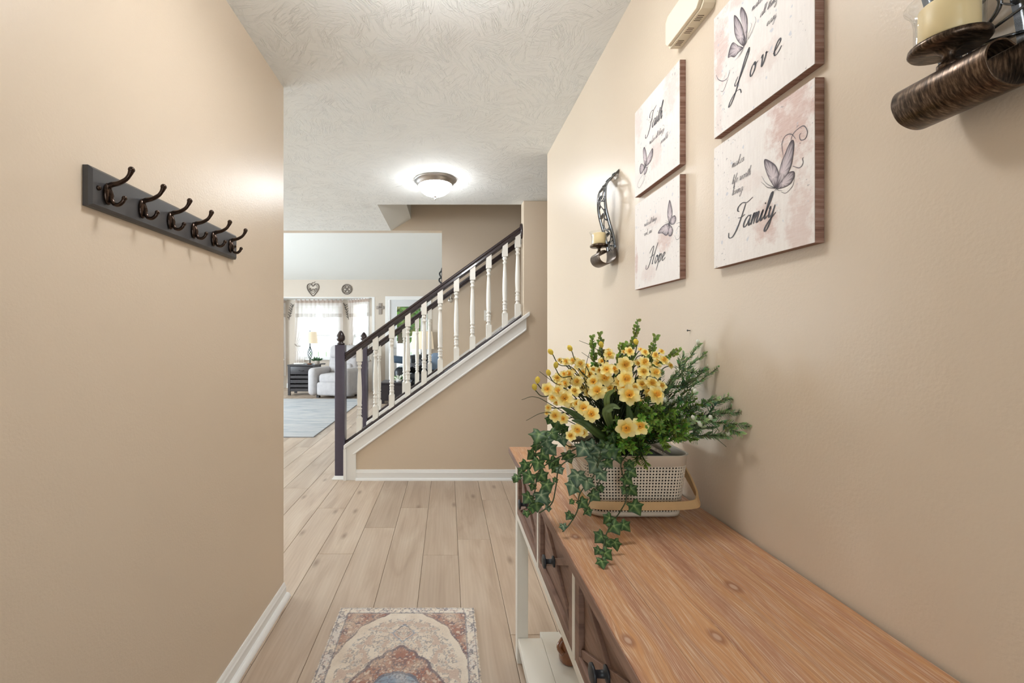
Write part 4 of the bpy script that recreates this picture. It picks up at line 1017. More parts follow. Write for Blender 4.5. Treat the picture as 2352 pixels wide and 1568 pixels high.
# ================================================================== ceramic figurine on the lower shelf
MAT['glaze'] = simple('brown_ceramic_glaze', srgb(128, 78, 46), 0.18, var=0.4, vscale=30, coat=0.6)
fg = thing('ceramic_figurine', 'small glossy brown ceramic figurine on the white lower shelf', 'figurine', (0.43, 1.545, 0.1015))
g = MB(); z0 = 0.1015
g.lathe([(0.0, 0), (0.030, 0), (0.034, 0.006), (0.035, 0.030), (0.031, 0.060), (0.024, 0.080), (0.017, 0.090), (0.0, 0.094)], (0.428, 1.548, z0), 20)
g.ball((0.445, 1.530, z0+0.022), 0.028, 14, (1.25, 0.8, 0.75))
g.build('body', MAT['glaze'], fg)
g = MB(); g.ball((0.414, 1.548, z0+0.108), 0.021, 14); g.ball((0.402, 1.560, z0+0.126), 0.007, 8); g.ball((0.426, 1.560, z0+0.126), 0.007, 8); g.ball((0.408, 1.530, z0+0.103), 0.010, 10)
g.build('head', MAT['glaze'], fg)
for sx in (-1, 1):
    MB().tube(crom([(0.428+sx*0.020, 1.545, z0+0.078), (0.425+sx*0.034, 1.535, z0+0.055), (0.425+sx*0.022, 1.520, z0+0.040)], 5), [0.009]*11, 8).build('arm', MAT['glaze'], fg)
# ================================================================== perforated basket
MAT['basket'] = simple('oatmeal_plastic', srgb(216, 204, 186), 0.42)
MAT['bamboo'] = simple('pale_bamboo', srgb(200, 164, 118), 0.42, var=0.12, vscale=40)
MAT['soil'] = simple('dark_moss_filler', (0.012, 0.022, 0.010), 0.95, var=0.5, vscale=60)
BCX, BCY, BZ0, BHh = 0.457, 1.165, TZ+0.0006, 0.151
bk = thing('storage_basket', 'oatmeal perforated basket with bamboo handle holding the flowers', 'basket', (BCX, BCY, BZ0))
def rrect(hx, hy, r, n):
    """n points evenly spaced on a rounded rectangle"""
    segs = [(hx-r)*2, r*PI/2, (hy-r)*2, r*PI/2]*2; tot = sum(segs); out = []
    for i in range(n):
        d = tot*i/n; k = 0
        while d > segs[k]: d -= segs[k]; k += 1
        q, odd = divmod(k, 2)
        cx = [(hx-r), (hx-r), -(hx-r), -(hx-r)]; cy = [-(hy-r), (hy-r), (hy-r), -(hy-r)]
        if not odd:
            p = [(-(hx-r)+d, -hy), (hx, -(hy-r)+d), ((hx-r)-d, hy), (-hx, (hy-r)-d)][q]
        else:
            a = -PI/2+q*PI/2+d/r; p = (cx[q]+r*math.cos(a), cy[q]+r*math.sin(a))
        out.append(p)
    return out
NC, NR = 124, 15
def bring(t_, n=NC, ins=0.0):
    hx, hy = lerp(0.111, 0.127, t_)-ins, lerp(0.117, 0.130, t_)-ins
    return rrect(hx, hy, lerp(0.034, 0.040, t_), n)
zp0, zp1 = 0.014, 0.126
m = MB(); rows = []
for j in range(NR*3+1):
    jj, fr = divmod(j, 3); z = lerp(zp0, zp1, min(1.0, (jj+(0, 0.24, 0.76)[fr])/NR)); ring = []
    R = bring(z/BHh, NC*3)
    for i in range(NC*3):
        ii, fi = divmod(i, 3); fpos = ii*3+(0, 0.72, 2.28)[fi]; a = int(fpos); b_ = (a+1) % (NC*3); f = fpos-a
        ring.append((BCX+lerp(R[a][0], R[b_][0], f), BCY+lerp(R[a][1], R[b_][1], f), BZ0+z))
    rows.append(ring)
vs = [p for r_ in rows for p in r_]; fs = []; W_ = NC*3
for j in range(NR*3):
    for i in range(W_):
        if j % 3 == 1 and i % 3 == 1: continue
        fs.append((j*W_+i, j*W_+(i+1) % W_, (j+1)*W_+(i+1) % W_, (j+1)*W_+i))
m.add(vs, fs, True)
o = m.build('perforated_wall', MAT['basket'], bk, fix=False); sd = o.modifiers.new('thick', 'SOLIDIFY'); sd.thickness = 0.002; sd.offset = -1
m = MB()
def band(z0, z1, top=False):
    n = 96; P = []
    lst = [(z0, 0.0), (z1, 0.0)]+([(z1+0.0015, -0.002), (z1+0.0015, 0.0025), (z1, 0.003), (z0, 0.0022)] if top else [(z1, 0.0022), (z0, 0.0022)])
    for z, ins in lst: P += [(BCX+x, BCY+y, BZ0+z) for x, y in bring(z/BHh, n, ins)]
    k = len(lst); m.add(P, [(a*n+i, a*n+(i+1) % n, ((a+1) % k)*n+(i+1) % n, ((a+1) % k)*n+i) for a in range(k) for i in range(n)], True)
band(zp1-0.0005, BHh, True); m.build('rim', MAT['basket'], bk)
m = MB(); band(0.004, zp0+0.0005); n = 96
P0 = bring(0, n, 0.008); P1 = bring(0, n, 0.0)
m.add([(BCX+x, BCY+y, BZ0) for x, y in P0]+[(BCX+x, BCY+y, BZ0+0.0045) for x, y in P1], [tuple(range(n))]+[(i, (i+1) % n, n+(i+1) % n, n+i) for i in range(n)], True)
m.build('base', MAT['basket'], bk)
# bamboo strap folded down over the front
hp = []
for sx in (-1, 1):
    hp.append([(BCX+sx*0.137, 1.175, BZ0+0.140), (BCX+sx*0.142, 1.12, BZ0+0.105), (BCX+sx*0.143, 1.07, BZ0+0.070), (BCX+sx*0.134, 1.033, BZ0+0.048), (BCX+sx*0.105, 1.022, BZ0+0.041)])
path = crom(hp[0]+[(BCX, 1.019, BZ0+0.040)]+hp[1][::-1], 7)
m = MB(); vs = []; fs = []
for i, p in enumerate(path):
    d = (path[min(i+1, len(path)-1)]-path[max(i-1, 0)]).normalized(); 
    wv = Vector((0, 0.42, 0.9)); wv = (wv-d*wv.dot(d)).normalized(); nn = d.cross(wv)
    for a, b_ in ((-1, -1), (1, -1), (1, 1), (-1, 1)): vs.append(p+wv*0.0095*a+nn*0.0024*b_)
for i in range(len(path)-1):
    for k in range(4): fs.append((i*4+k, i*4+(k+1) % 4, i*4+4+(k+1) % 4, i*4+4+k))
fs += [(3, 2, 1, 0), tuple(range(len(path)*4-4, len(path)*4))]
m.add(vs, fs); bevel(m.build('handle', MAT['bamboo'], bk), 0.001)
for sx in (-1, 1):
    MB().lathe([(0, 0), (0.006, 0), (0.006, 0.014), (0.004, 0.016), (0, 0.016)], (BCX+sx*0.1245, 1.175, BZ0+0.140), 12, basis((sx, 0, 0))).build('pivot', MAT['bamboo'], bk)
# dark liner sheet added inside the basket so its holes look shaded
m = MB(); n = 64; L_ = [(0.012, 0.010), (0.120, 0.010)]; P = []
for z, ins in L_: P += [(BCX+x, BCY+y, BZ0+z) for x, y in bring(z/BHh, n, ins)]
m.add(P, [(i, (i+1) % n, n+(i+1) % n, n+i) for i in range(n)]+[tuple(range(n))], True)
m.build('hole_shade_liner', simple('dark_hole_shade', (0.035, 0.028, 0.022), 0.9), bk)
# moss filling
ms = MB(); n = 40; vs = []; 
for k, r in enumerate((0.0, 0.35, 0.7, 0.99)):
    for i, (x, y) in enumerate(bring(0.8, n, 0.016)):
        vs.append((BCX+x*r, BCY+y*r, BZ0+0.118+0.018*(1-r*r)+0.008*mnoise.noise(Vector((x*r*60, y*r*60, k)))))
ms.add(vs, [(k*n+i, k*n+(i+1) % n, (k+1)*n+(i+1) % n, (k+1)*n+i) for k in range(3) for i in range(n)], True)
tag(ms.build('moss_filling', MAT['soil']), 'dark moss packed inside the oatmeal basket', 'moss', kind='stuff')

# ================================================================== leaf and flower makers
def leaf_mat(name, rough=0.5):
    t = NT(name); rnd = t.n('ShaderNodeObjectInfo').outputs['Random']
    col = t.n('ShaderNodeVertexColor', layer_name='Col').outputs[0]
    col = t.n('ShaderNodeHueSaturation', {'Value': t.n('ShaderNodeMapRange', {0: rnd, 3: 0.82, 4: 1.18}).outputs[0], 'Color': col}).outputs[0]
    t.set(color=col, rough=rough, spec=0.4)
    ad = t.n('ShaderNodeMixShader', {0: 0.22, 1: t.b.outputs[0], 2: t.n('ShaderNodeBsdfTranslucent', {0: col}).outputs[0]})
    t.l(ad.outputs[0], t.out.inputs[0]); return t.m
MAT['leafcol'] = leaf_mat('foliage', 0.48); MAT['petal'] = leaf_mat('silk_petal', 0.6)
class CB(MB):
    def __init__(s): super().__init__(); s.c = []
    def addc(s, vs, fs, cols, smooth=True): s.add(vs, fs, smooth); s.c += [tuple(c_)+(1,) for c_ in cols]
    def cmesh(s, name, o=Vector((0, 0, 0)), mat=None):
        me = s.mesh(name, o, fix=False)
        ca = me.color_attributes.new('Col', 'FLOAT_COLOR', 'POINT'); ca.data.foreach_set('color', [x for c_ in s.c for x in c_])
        if mat: me.materials.append(mat)
        return me
    def cbuild(s, name, mat, parent): 
        ob = link_mesh(name, s.cmesh(name, org(parent)), mat, parent); ORG[ob.name] = org(parent); return ob
def add_leaf(cb, base, d, up, L, W, col, tipcol=None, curl=0.1):
    B = basis(up, d); d = Vector(d).normalized(); side = d.cross(Vector(up)).normalized(); nn = side.cross(d)
    tipcol = tipcol or col; base = Vector(base)
    pts = [base, base+d*L*0.30+side*W*0.5-nn*W*0.10, base+d*L*0.68+side*W*0.44-nn*L*curl*0.4, base+d*L-nn*L*curl, base+d*L*0.68-side*W*0.44-nn*L*curl*0.4, base+d*L*0.30-side*W*0.5-nn*W*0.10, base+d*L*0.5-nn*W*0.18-nn*L*curl*0.15]
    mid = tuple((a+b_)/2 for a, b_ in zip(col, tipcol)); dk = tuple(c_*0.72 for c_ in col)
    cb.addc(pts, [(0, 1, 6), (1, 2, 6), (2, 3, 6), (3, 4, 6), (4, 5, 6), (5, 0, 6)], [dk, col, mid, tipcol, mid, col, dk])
def blossom_meshes():
    pal, mid_, deep = srgb(255, 242, 178), srgb(254, 230, 128), srgb(247, 206, 84)
    c_ = CB()
    for k in range(6):
        a = k*PI/3; lift = 0.0012 if k % 2 else 0.0; nu, nv = 5, 6; vs = []; cols = []
        for j in range(nv):
            v = j/(nv-1); r = 0.003+0.0225*v; w = 0.0098*(math.sin(PI*(0.12+0.78*v))**0.8)*(1.0 if v < 0.99 else 0.35)
            for i in range(nu):
                u = -1+2*i/(nu-1); z = lift+0.005*v*v-0.004*v**3*(1 if k % 2 else 1.8)+0.0028*(u*u)*v+0.0008*math.sin(5*u+k)
                x, y = r, u*w; vs.append((x*math.cos(a)-y*math.sin(a), x*math.sin(a)+y*math.cos(a), z))
                f = min(1, v*1.25); col = tuple(lerp(lerp(deep[q], mid_[q], min(1, f*1.6)), pal[q], f*f) for q in range(3)); cols.append(col)
        c_.addc(vs, [(j*nu+i, j*nu+i+1, (j+1)*nu+i+1, (j+1)*nu+i) for j in range(nv-1) for i in range(nu-1)], cols)
    m1 = c_.cmesh('blossom', mat=MAT['petal'])
    t_ = CB(); seg = 18; vs = []; cols = []; prof = [(0.0015, 0.001), (0.0050, 0.0015), (0.0062, 0.006), (0.0080, 0.0105), (0.0102, 0.0125)]
    for j, (r, z) in enumerate(prof):
        for k in range(seg):
            a = 2*PI*k/seg; fr = 1+(0.14*math.sin(a*6) if j == len(prof)-1 else 0); vs.append((r*fr*math.cos(a), r*fr*math.sin(a), z+(0.001*math.cos(a*6) if j == 4 else 0)))
            cols.append(tuple(lerp(srgb(226, 156, 46)[q], srgb(251, 212, 104)[q], j/4) for q in range(3)))
    t_.addc(vs, [(j*seg+k, j*seg+(k+1) % seg, (j+1)*seg+(k+1) % seg, (j+1)*seg+k) for j in range(4) for k in range(seg)], cols)
    return m1, t_.cmesh('trumpet', mat=MAT['petal'])
BL_ME, TR_ME = blossom_meshes()
def bud_mesh(col, tip):
    c_ = CB(); seg = 8; vs = []; cols = []; pr = [(0.0015, 0), (0.005, 0.004), (0.0062, 0.009), (0.005, 0.014), (0.001, 0.0175)]
    for j, (r, z) in enumerate(pr):
        for k in range(seg):
            a = 2*PI*k/seg; vs.append((r*math.cos(a), r*math.sin(a), z)); cols.append(tuple(lerp(col[q], tip[q], j/4) for q in range(3)))
    c_.addc(vs, [(j*seg+k, j*seg+(k+1) % seg, (j+1)*seg+(k+1) % seg, (j+1)*seg+k) for j in range(4) for k in range(seg)], cols)
    for k in range(5):
        a = 2*PI*k/5; add_leaf(c_, (0, 0, -0.001), (math.cos(a)*0.8, math.sin(a)*0.8, 0.9), (math.cos(a), math.sin(a), -0.6), 0.009, 0.0035, srgb(48, 62, 30))
    return c_.cmesh('bud', mat=MAT['petal'])
YBUD = bud_mesh(srgb(226, 206, 90), srgb(250, 222, 90)); WBUD = bud_mesh(srgb(210, 214, 180), srgb(246, 246, 236))
MAT['stem'] = simple('dark_green_stem', srgb(52, 66, 34), 0.55)
rf = random.Random(11)
def place(me, name, parent, pos, d, sc, spin=None, up=(0, 0, 1)):
    o = link_mesh(name, me, None, parent)
    M3 = basis(d, up) @ Matrix.Rotation(rf.uniform(0, 6.28) if spin is None else spin, 3, 'Z')
    o.matrix_local = Matrix.Translation(Vector(pos)-org(parent)) @ M3.to_4x4() @ Matrix.Scale(sc, 4)
    return o
ROOT = Vector((0.455, 1.165, 0.954))
def p8(cx, cy, Y): return at(1240+cx*0.17857, 720+cy*0.17857, Y)
def p2(cx, cy, Y): return at(1160+cx*0.3825, 720+cy*0.3825, Y)
# ---- yellow flower sprays: (crop x, crop y, size, depth)
SPRAYS = [
 ('full spray of yellow daffodil blooms at the centre of the bouquet', [(1090,660,190,1.03),(1100,840,200,1.02),(1150,1050,230,1.00),(1220,960,130,1.06),(1130,960,120,1.05),(960,720,120,1.10)], []),
 ('spray of yellow daffodils right of the bouquet centre', [(1490,1040,200,1.02),(1340,630,150,1.05),(1330,750,140,1.04),(1440,900,160,1.06),(1480,760,150,1.09),(1310,910,140,1.07),(1560,930,120,1.10),(1400,1010,140,1.08)], []),
 ('upper spray of small yellow blooms at the top right of the bouquet', [(1590,600,130,1.10),(1480,540,110,1.13),(1350,500,95,1.14),(1150,490,120,1.10),(1500,650,100,1.12)], [(1250,400,1.12)]),
 ('spray of pale yellow blooms left of the bouquet centre', [(740,1000,200,1.03),(830,830,190,1.06),(860,720,145,1.05),(690,880,150,1.09),(640,790,130,1.12),(890,530,130,1.12),(800,620,100,1.14),(620,1010,110,1.11),(900,960,120,1.10)], [(800,440,1.08)]),
 ('spray of small yellow blooms and buds at the upper left', [(520,650,125,1.06),(430,610,105,1.08),(340,620,105,1.09),(380,780,125,1.10),(480,880,140,1.09),(560,760,110,1.12)], [(165,525,1.05),(410,480,1.07),(200,705,1.06)]),
 ('spray of golden blooms leaning out at the far left', [(100,970,145,1.02),(240,995,145,1.01),(320,1090,195,1.00),(165,1080,100,1.03),(230,830,125,1.08),(330,900,120,1.09),(450,1000,130,1.06),(310,780,90,1.1)], [(120,800,1.07),(-35,900,1.02),(-60,985,1.02)]),
 ('low spray of golden daffodils at the left front', [(560,1220,185,0.99),(660,1290,185,0.98),(200,1310,145,1.00),(300,1350,125,1.02),(110,1210,85,1.01),(480,1160,110,1.02)], []),
 ('pair of pale daffodils drooping at the left over the ivy', [(480,1490,150,0.97),(400,1570,120,0.97),(560,1530,110,0.99)], []),
 ('pair of large pale daffodils low at the front of the basket', [(1110,1470,225,0.96),(1285,1450,195,0.97)], []),
]
sp = thing('daffodil_bunch', 'bunch of yellow silk daffodils with buds and strap leaves in the basket', 'flowers', ROOT)
DAF = sp
for label, bl_, buds in SPRAYS:
    extra = [(cx+rf.uniform(-95, 95), cy+rf.uniform(-70, 80), sz*rf.uniform(.55, .8), Y+rf.uniform(.035, .09)) for (cx, cy, sz, Y) in bl_ for _ in range(2) if cy < 1300 and len(bl_) > 3]
    for (cx, cy, sz, Y) in bl_+extra:
        pos = p8(cx, cy, Y); d = (pos-Vector((0.44, 1.20, 1.02))).normalized()*0.75+Vector((-0.15, -0.85, 0.12))+Vector((rf.uniform(-.35, .35), rf.uniform(-.2, .2), rf.uniform(-.3, .35)))
        sc_ = sz*0.17857*Y/1005/0.050*1.22
        d.normalize(); bo = place(BL_ME, 'blossom', sp, pos, d, sc_)
        tr_o = link_mesh('trumpet', TR_ME, None, bo)
        rt = ROOT+Vector((rf.uniform(-.05, .04), rf.uniform(-.05, .04), 0)); back = pos-d*0.03
        c1 = rt.lerp(pos, 0.55)+Vector((0, 0.02, 0.03))
        pts = crom([rt, c1, back, pos-d*0.001], 5)
        MB().tube(pts, 0.0014, 5).build('stem', MAT['stem'], sp, fix=False)
    for (cx, cy, Y) in buds:
        pos = p8(cx, cy, Y); d = Vector((rf.uniform(-.6, .1), -.2, rf.uniform(.5, 1)))
        place(YBUD, 'bud', sp, pos, d, 1.0)
        rt = ROOT+Vector((-.03, 0, 0)); c1 = rt.lerp(pos, 0.6)+Vector((0.01, 0.01, 0.045))
        MB().tube(crom([rt, c1, pos.lerp(c1, 0.25)+Vector((0, 0, -.012)), pos], 6), 0.0012, 5).build('stem', MAT['stem'], sp, fix=False)
# ---- leafy sprigs
def sprig(name, label, cat, root, tip, style, bend=(0, 0, 0.03), group=None, buds=0, side=0, cols=None):
    root, tip = Vector(root), Vector(tip); bush = group
    mid = root.lerp(tip, 0.5)+Vector(bend); path = crom([root, mid, tip], 14)
    st_ = MB(); st_.tube(path, [lerp(0.0016, 0.0008, i/len(path)) for i in range(len(path))], 5)
    cb = CB(); L = (tip-root).length
    branches = [(path, 0.25 if style != 'fern' else 0.15)]
    for k in range(side):
        i = int(len(path)*(0.35+0.5*k/max(1, side))); p = path[i]; d = (path[min(i+2, len(path)-1)]-path[i-1]).normalized()
        o_ = Vector((rf.uniform(-1, 1), rf.uniform(-1, 1), rf.uniform(-.3, 1))); o_ = (o_-d*o_.dot(d)).normalized()
        q = p+(d*0.8+o_*0.6)*L*rf.uniform(0.16, 0.26); bp = crom([p, p.lerp(q, 0.5)+o_*0.006, q], 6); branches.append((bp, 0.1)); st_.tube(bp, 0.0008, 4)
    g1, g2 = cols
    for bp, start in branches:
        n = len(bp); blen = sum((bp[i+1]-bp[i]).length for i in range(n-1)); step = {'box': 0.0085, 'rose': 0.0055, 'fern': 0.0042}[style]
        cnt = max(3, int(blen*(1-start)/step))
        for k in range(cnt+1):
            f = start+(1-start)*k/cnt; x = f*(n-1); i = min(n-2, int(x)); p = bp[i].lerp(bp[i+1], x-i); d = (bp[i+1]-bp[i]).normalized()
            for sgn in range(2 if style == 'box' else 3):
                a = k*2.4+sgn*(PI if style == 'box' else 2.09)+rf.uniform(-.3, .3)
                u = d.orthogonal().normalized(); w = d.cross(u); o_ = u*math.cos(a)+w*math.sin(a)
                tap = 1-0.35*f
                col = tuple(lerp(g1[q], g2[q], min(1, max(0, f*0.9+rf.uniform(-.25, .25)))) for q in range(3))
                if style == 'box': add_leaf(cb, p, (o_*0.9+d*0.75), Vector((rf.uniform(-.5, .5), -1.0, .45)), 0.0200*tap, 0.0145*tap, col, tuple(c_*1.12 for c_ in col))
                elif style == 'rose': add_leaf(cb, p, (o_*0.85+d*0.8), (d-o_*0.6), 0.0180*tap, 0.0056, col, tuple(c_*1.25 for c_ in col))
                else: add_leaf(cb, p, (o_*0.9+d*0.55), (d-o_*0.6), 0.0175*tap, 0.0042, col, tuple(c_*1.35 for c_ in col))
    sp = st_.build('sprig', MAT['stem'], bush, fix=False); fo = cb.cbuild('foliage', MAT['leafcol'], sp); fo['kind'] = 'stuff'
    ends = [b_[0][-1] for b_ in branches]
    for k in range(buds):
        e = ends[k % len(ends)] if k < len(ends) else path[int(len(path)*rf.uniform(.5, .95))]+Vector((rf.uniform(-.012, .012), rf.uniform(-.012, 0), rf.uniform(.0, .012)))
        place(WBUD, 'white_bud', sp, e, (rf.uniform(-.4, .4), rf.uniform(-.5, .2), 1), rf.uniform(.6, .85))
    return sp
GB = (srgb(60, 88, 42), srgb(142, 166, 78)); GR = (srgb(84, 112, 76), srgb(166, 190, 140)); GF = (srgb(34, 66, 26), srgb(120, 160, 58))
R2 = ROOT+Vector((0, 0.03, 0))
BOX = thing('boxwood_bunch', 'bunch of round-leaved boxwood sprigs standing tallest behind the yellow flowers', 'greenery', R2)
for lab, tip, Y, bd_, sd_ in (
  ('tall upright boxwood sprig, highest point of the bouquet', (797, 48), 1.15, (0.01, 0.02, 0.0), 1),
  ('short boxwood sprig curling just right of the tallest one', (905, 140), 1.14, (0.02, 0.02, 0.0), 0),
  ('boxwood sprig rising at the upper left of the bouquet', (525, 145), 1.18, (-0.01, 0.02, 0.02), 1),
  ('slim boxwood sprig beside the upper left one', (570, 125), 1.20, (-0.0, 0.02, 0.02), 0),
  ('boxwood sprig reaching right above the yellow blooms', (1045, 215), 1.15, (-0.02, 0.02, 0.03), 2),
  ('boxwood sprig half hidden among the top yellow blooms', (700, 190), 1.20, (0, 0.02, 0.02), 2),
  ('short boxwood sprig poking out at the middle top', (735, 185), 1.16, (0, 0.02, 0.02), 1),
  ('boxwood sprig peeking out behind the left blooms', (600, 330), 1.19, (0, 0.02, 0.02), 2)):
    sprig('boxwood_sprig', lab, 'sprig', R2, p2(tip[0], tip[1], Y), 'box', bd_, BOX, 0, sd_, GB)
R3 = ROOT+Vector((0.05, 0.0, 0.0))
BUD = thing('budded_bunch', 'bunch of fine-leaved sprigs with white buds leaning right to the wall', 'greenery', R3)
for lab, tip, Y, bd_, sd_, nb_ in (
  ('white-budded green sprig, tallest of those at the right', (1165, 185), 1.12, (0.0, 0.0, 0.02), 3, 2),
  ('white-budded green sprig leaning right beside the tallest one', (1240, 205), 1.10, (-0.01, 0.0, 0.03), 3, 3),
  ('white-budded green sprig with upright tip against the wall', (1310, 300), 1.05, (0.0, 0.0, 0.02), 2, 2),
  ('white-budded green sprig between the upright tip and lower right', (1225, 325), 1.10, (-0.01, 0.0, 0.02), 3, 1),
  ('white-budded green sprig spreading right at mid height', (1380, 505), 1.00, (0.0, -0.01, 0.03), 3, 3),
  ('white-budded green sprig just below the mid right one', (1435, 590), 0.97, (0.0, -0.01, 0.03), 3, 2),
  ('white-budded green sprig farthest right, low against the wall', (1550, 690), 0.925, (0.01, -0.02, 0.04), 3, 3),
  ('white-budded green sprig drooping low at the right side', (1335, 735), 0.97, (0.02, -0.03, 0.02), 3, 3),
  ('white-budded green sprig in the middle of the right side', (1130, 470), 1.06, (0.0, -0.0, 0.02), 4, 3),
  ('white-budded green sprig close beside the yellow blooms', (1035, 350), 1.10, (0.0, 0.0, 0.02), 3, 2),
  ('white-budded green sprig low at the right rim of the basket', (1240, 640), 1.00, (0.01, -0.02, 0.03), 4, 2)):
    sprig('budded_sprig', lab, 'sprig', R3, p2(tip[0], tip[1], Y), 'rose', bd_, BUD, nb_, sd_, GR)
R4 = ROOT+Vector((0.01, -0.03, 0.004))
FRN = thing('fern_bunch', 'bright green needle-leaved fern filling the front right of the basket', 'greenery', R4)
for lab, tip, Y in (
  ('bright fern sprig with a pale star tip at the front', (965, 620), 0.985), ('bright fern sprig at the right front above the rim', (1070, 730), 0.98),
  ('bright fern sprig hanging over the front rim', (850, 915), 0.99), ('bright fern sprig spilling over the rim left of the hanging one', (665, 850), 0.98),
  ('bright fern sprig curling down near the right of the rim', (975, 810), 0.975), ('bright fern sprig below the blooms at the centre', (860, 690), 0.965),
  ('bright fern sprig deep in the middle of the bouquet', (900, 560), 1.04), ('bright fern sprig behind the pair of low daffodils', (810, 600), 1.05),
  ('bright fern sprig at the right rim of the basket', (1150, 760), 1.0), ('bright fern sprig lying along the front rim', (760, 820), 0.975),
  ('bright fern sprig reaching right under the white buds', (1180, 610), 1.03), ('bright fern sprig left of the basket centre', (590, 780), 1.02)):
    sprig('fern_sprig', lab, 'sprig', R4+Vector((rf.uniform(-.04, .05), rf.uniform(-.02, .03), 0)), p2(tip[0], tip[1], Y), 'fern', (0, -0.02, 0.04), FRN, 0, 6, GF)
# ---- broad lily-like leaves and wiry grass
def blade(name, label, cat, pts, w, col):
    cb = CB(); P = crom(pts, 8); n = len(P); vs = []; cols = []
    for i, p in enumerate(P):
        d = (P[min(i+1, n-1)]-P[max(i-1, 0)]).normalized(); s_ = d.cross(Vector((0.1, -1, 0.35))).normalized(); nn = s_.cross(d)
        ww = w*math.sin(PI*min(0.98, 0.12+0.86*i/(n-1)))**0.7
        for u in (-1, -.5, 0, .5, 1): vs.append(p+s_*ww*u+nn*ww*0.35*abs(u)); cols.append(tuple(c_*(1.25 if abs(u) == .5 else 0.85) for c_ in col))
    cb.addc(vs, [(i*5+k, i*5+k+1, i*5+k+6, i*5+k+5) for i in range(n-1) for k in range(4)], cols)
    return cb.cbuild(name, MAT['leafcol'], DAF)
DG = srgb(62, 82, 42)
blade('broad_leaf', 'long dark strap leaf slanting up to the left', 'leaf', [ROOT, p2(520, 690, 1.0), p2(420, 610, 0.98), p2(335, 560, 0.98)], 0.009, DG)
blade('broad_leaf', 'strap leaf just below the long left-slanting one', 'leaf', [ROOT, p2(560, 730, 0.99), p2(470, 660, 0.97), p2(400, 640, 0.97)], 0.008, DG)
blade('broad_leaf', 'pale folded strap leaf under the central blooms', 'leaf', [ROOT, p2(600, 620, 1.0), p2(640, 560, 0.99), p2(690, 570, 0.98)], 0.009, srgb(110, 128, 78))
blade('broad_leaf', 'upright strap leaf arching behind the central blooms', 'leaf', [ROOT, p2(620, 600, 1.03), p2(610, 500, 1.01), p2(660, 455, 1.0)], 0.008, srgb(120, 138, 80))
blade('broad_leaf', 'broad strap leaf beneath the central blooms', 'leaf', [ROOT, p2(740, 720, 1.02), p2(745, 620, 1.02), p2(735, 540, 1.04)], 0.010, DG)
blade('broad_leaf', 'second broad strap leaf beside the central stems', 'leaf', [ROOT, p2(780, 700, 1.03), p2(785, 620, 1.03), p2(800, 530, 1.05)], 0.008, DG)
for lab, pts in (('wiry blade poking straight left from the yellow blooms', [(300, 560, 1.02), (180, 500, 1.0), (100, 517, 0.98)]), ('wiry blade lowest on the left, above the ivy', [(330, 620, 1.02), (230, 595, 1.0), (127, 642, 0.98)]),
  ('wiry blade slanting up beside the left buds', [(420, 500, 1.05), (290, 410, 1.04), (207, 347, 1.03)]), ('wiry blade slanting to the upper left near the boxwood', [(600, 300, 1.1), (535, 205, 1.1), (445, 162, 1.1)]),
  ('wiry blade near the upper left yellow buds', [(600, 360, 1.1), (540, 290, 1.1), (460, 232, 1.1)]), ('wiry blade standing near the top boxwood', [(860, 300, 1.12), (890, 220, 1.12), (908, 155, 1.12)]),
  ('wiry blade pointing down at the far right of the bouquet', [(1180, 690, 1.0), (1250, 735, 0.97), (1330, 800, 0.95)]), ('wiry blade curving upright among the left blooms', [(500, 480, 1.06), (485, 330, 1.06), (512, 215, 1.06)])):
    P = crom([ROOT]+[p2(*q) for q in pts], 7); n = len(P)
    MB().tube(P, [lerp(0.0012, 0.0005, i/n) for i in range(n)], 5).build('grass_blade', MAT['stem'], DAF, fix=False)
# ---- ivy
def ivy_mesh(var):
    half = [(0.0, 0.0), (0.18, -0.12), (0.47, -0.10), (0.40, 0.12), (0.47, 0.26), (0.66, 0.44), (0.42, 0.52), (0.30, 0.66), (0.0, 1.0)]
    tips = {2, 5, 8}; out = half+[(-x, y) for x, y in half[-2:0:-1]]; n = len(out); tipi = {2, 5, 8, n-2, n-5}
    dk, md, pl = srgb(44, 74, 36), srgb(66, 100, 50), srgb(150, 172, 108)
    if var: dk, md, pl = srgb(60, 88, 66), srgb(96, 124, 92), srgb(190, 202, 168)
    c_ = CB(); cen = (0, 0.22); vs = [(cen[0], cen[1], -0.03)]; cols = [pl]
    for r, zc_ in ((0.30, -0.02), (0.72, 0.02), (1.0, -0.05)):
        for i, (x, y) in enumerate(out):
            px, py = lerp(cen[0], x, r), lerp(cen[1], y, r); vs.append((px, py, zc_+0.10*abs(px)-0.18*max(0, py-0.5)**2))
            cols.append((tuple(0.45*a_+0.55*b_ for a_, b_ in zip(pl, md)) if r < 0.6 else tuple(0.25*a_+0.75*b_ for a_, b_ in zip(pl, md))) if i in tipi and r < 1 else (md if r < .6 else dk))
    fs = [(0, 1+i, 1+(i+1) % n) for i in range(n)]
    for k in range(2): fs += [(1+k*n+i, 1+(k+1)*n+i, 1+(k+1)*n+(i+1) % n, 1+k*n+(i+1) % n) for i in range(n)]
    c_.addc(vs, fs, cols); return c_.cmesh('ivy_leaf', mat=MAT['leafcol'])
IV = [ivy_mesh(0), ivy_mesh(1)]
IVY = thing('ivy_bunch', 'variegated ivy vines trailing from the basket over the console table', 'ivy', ROOT)
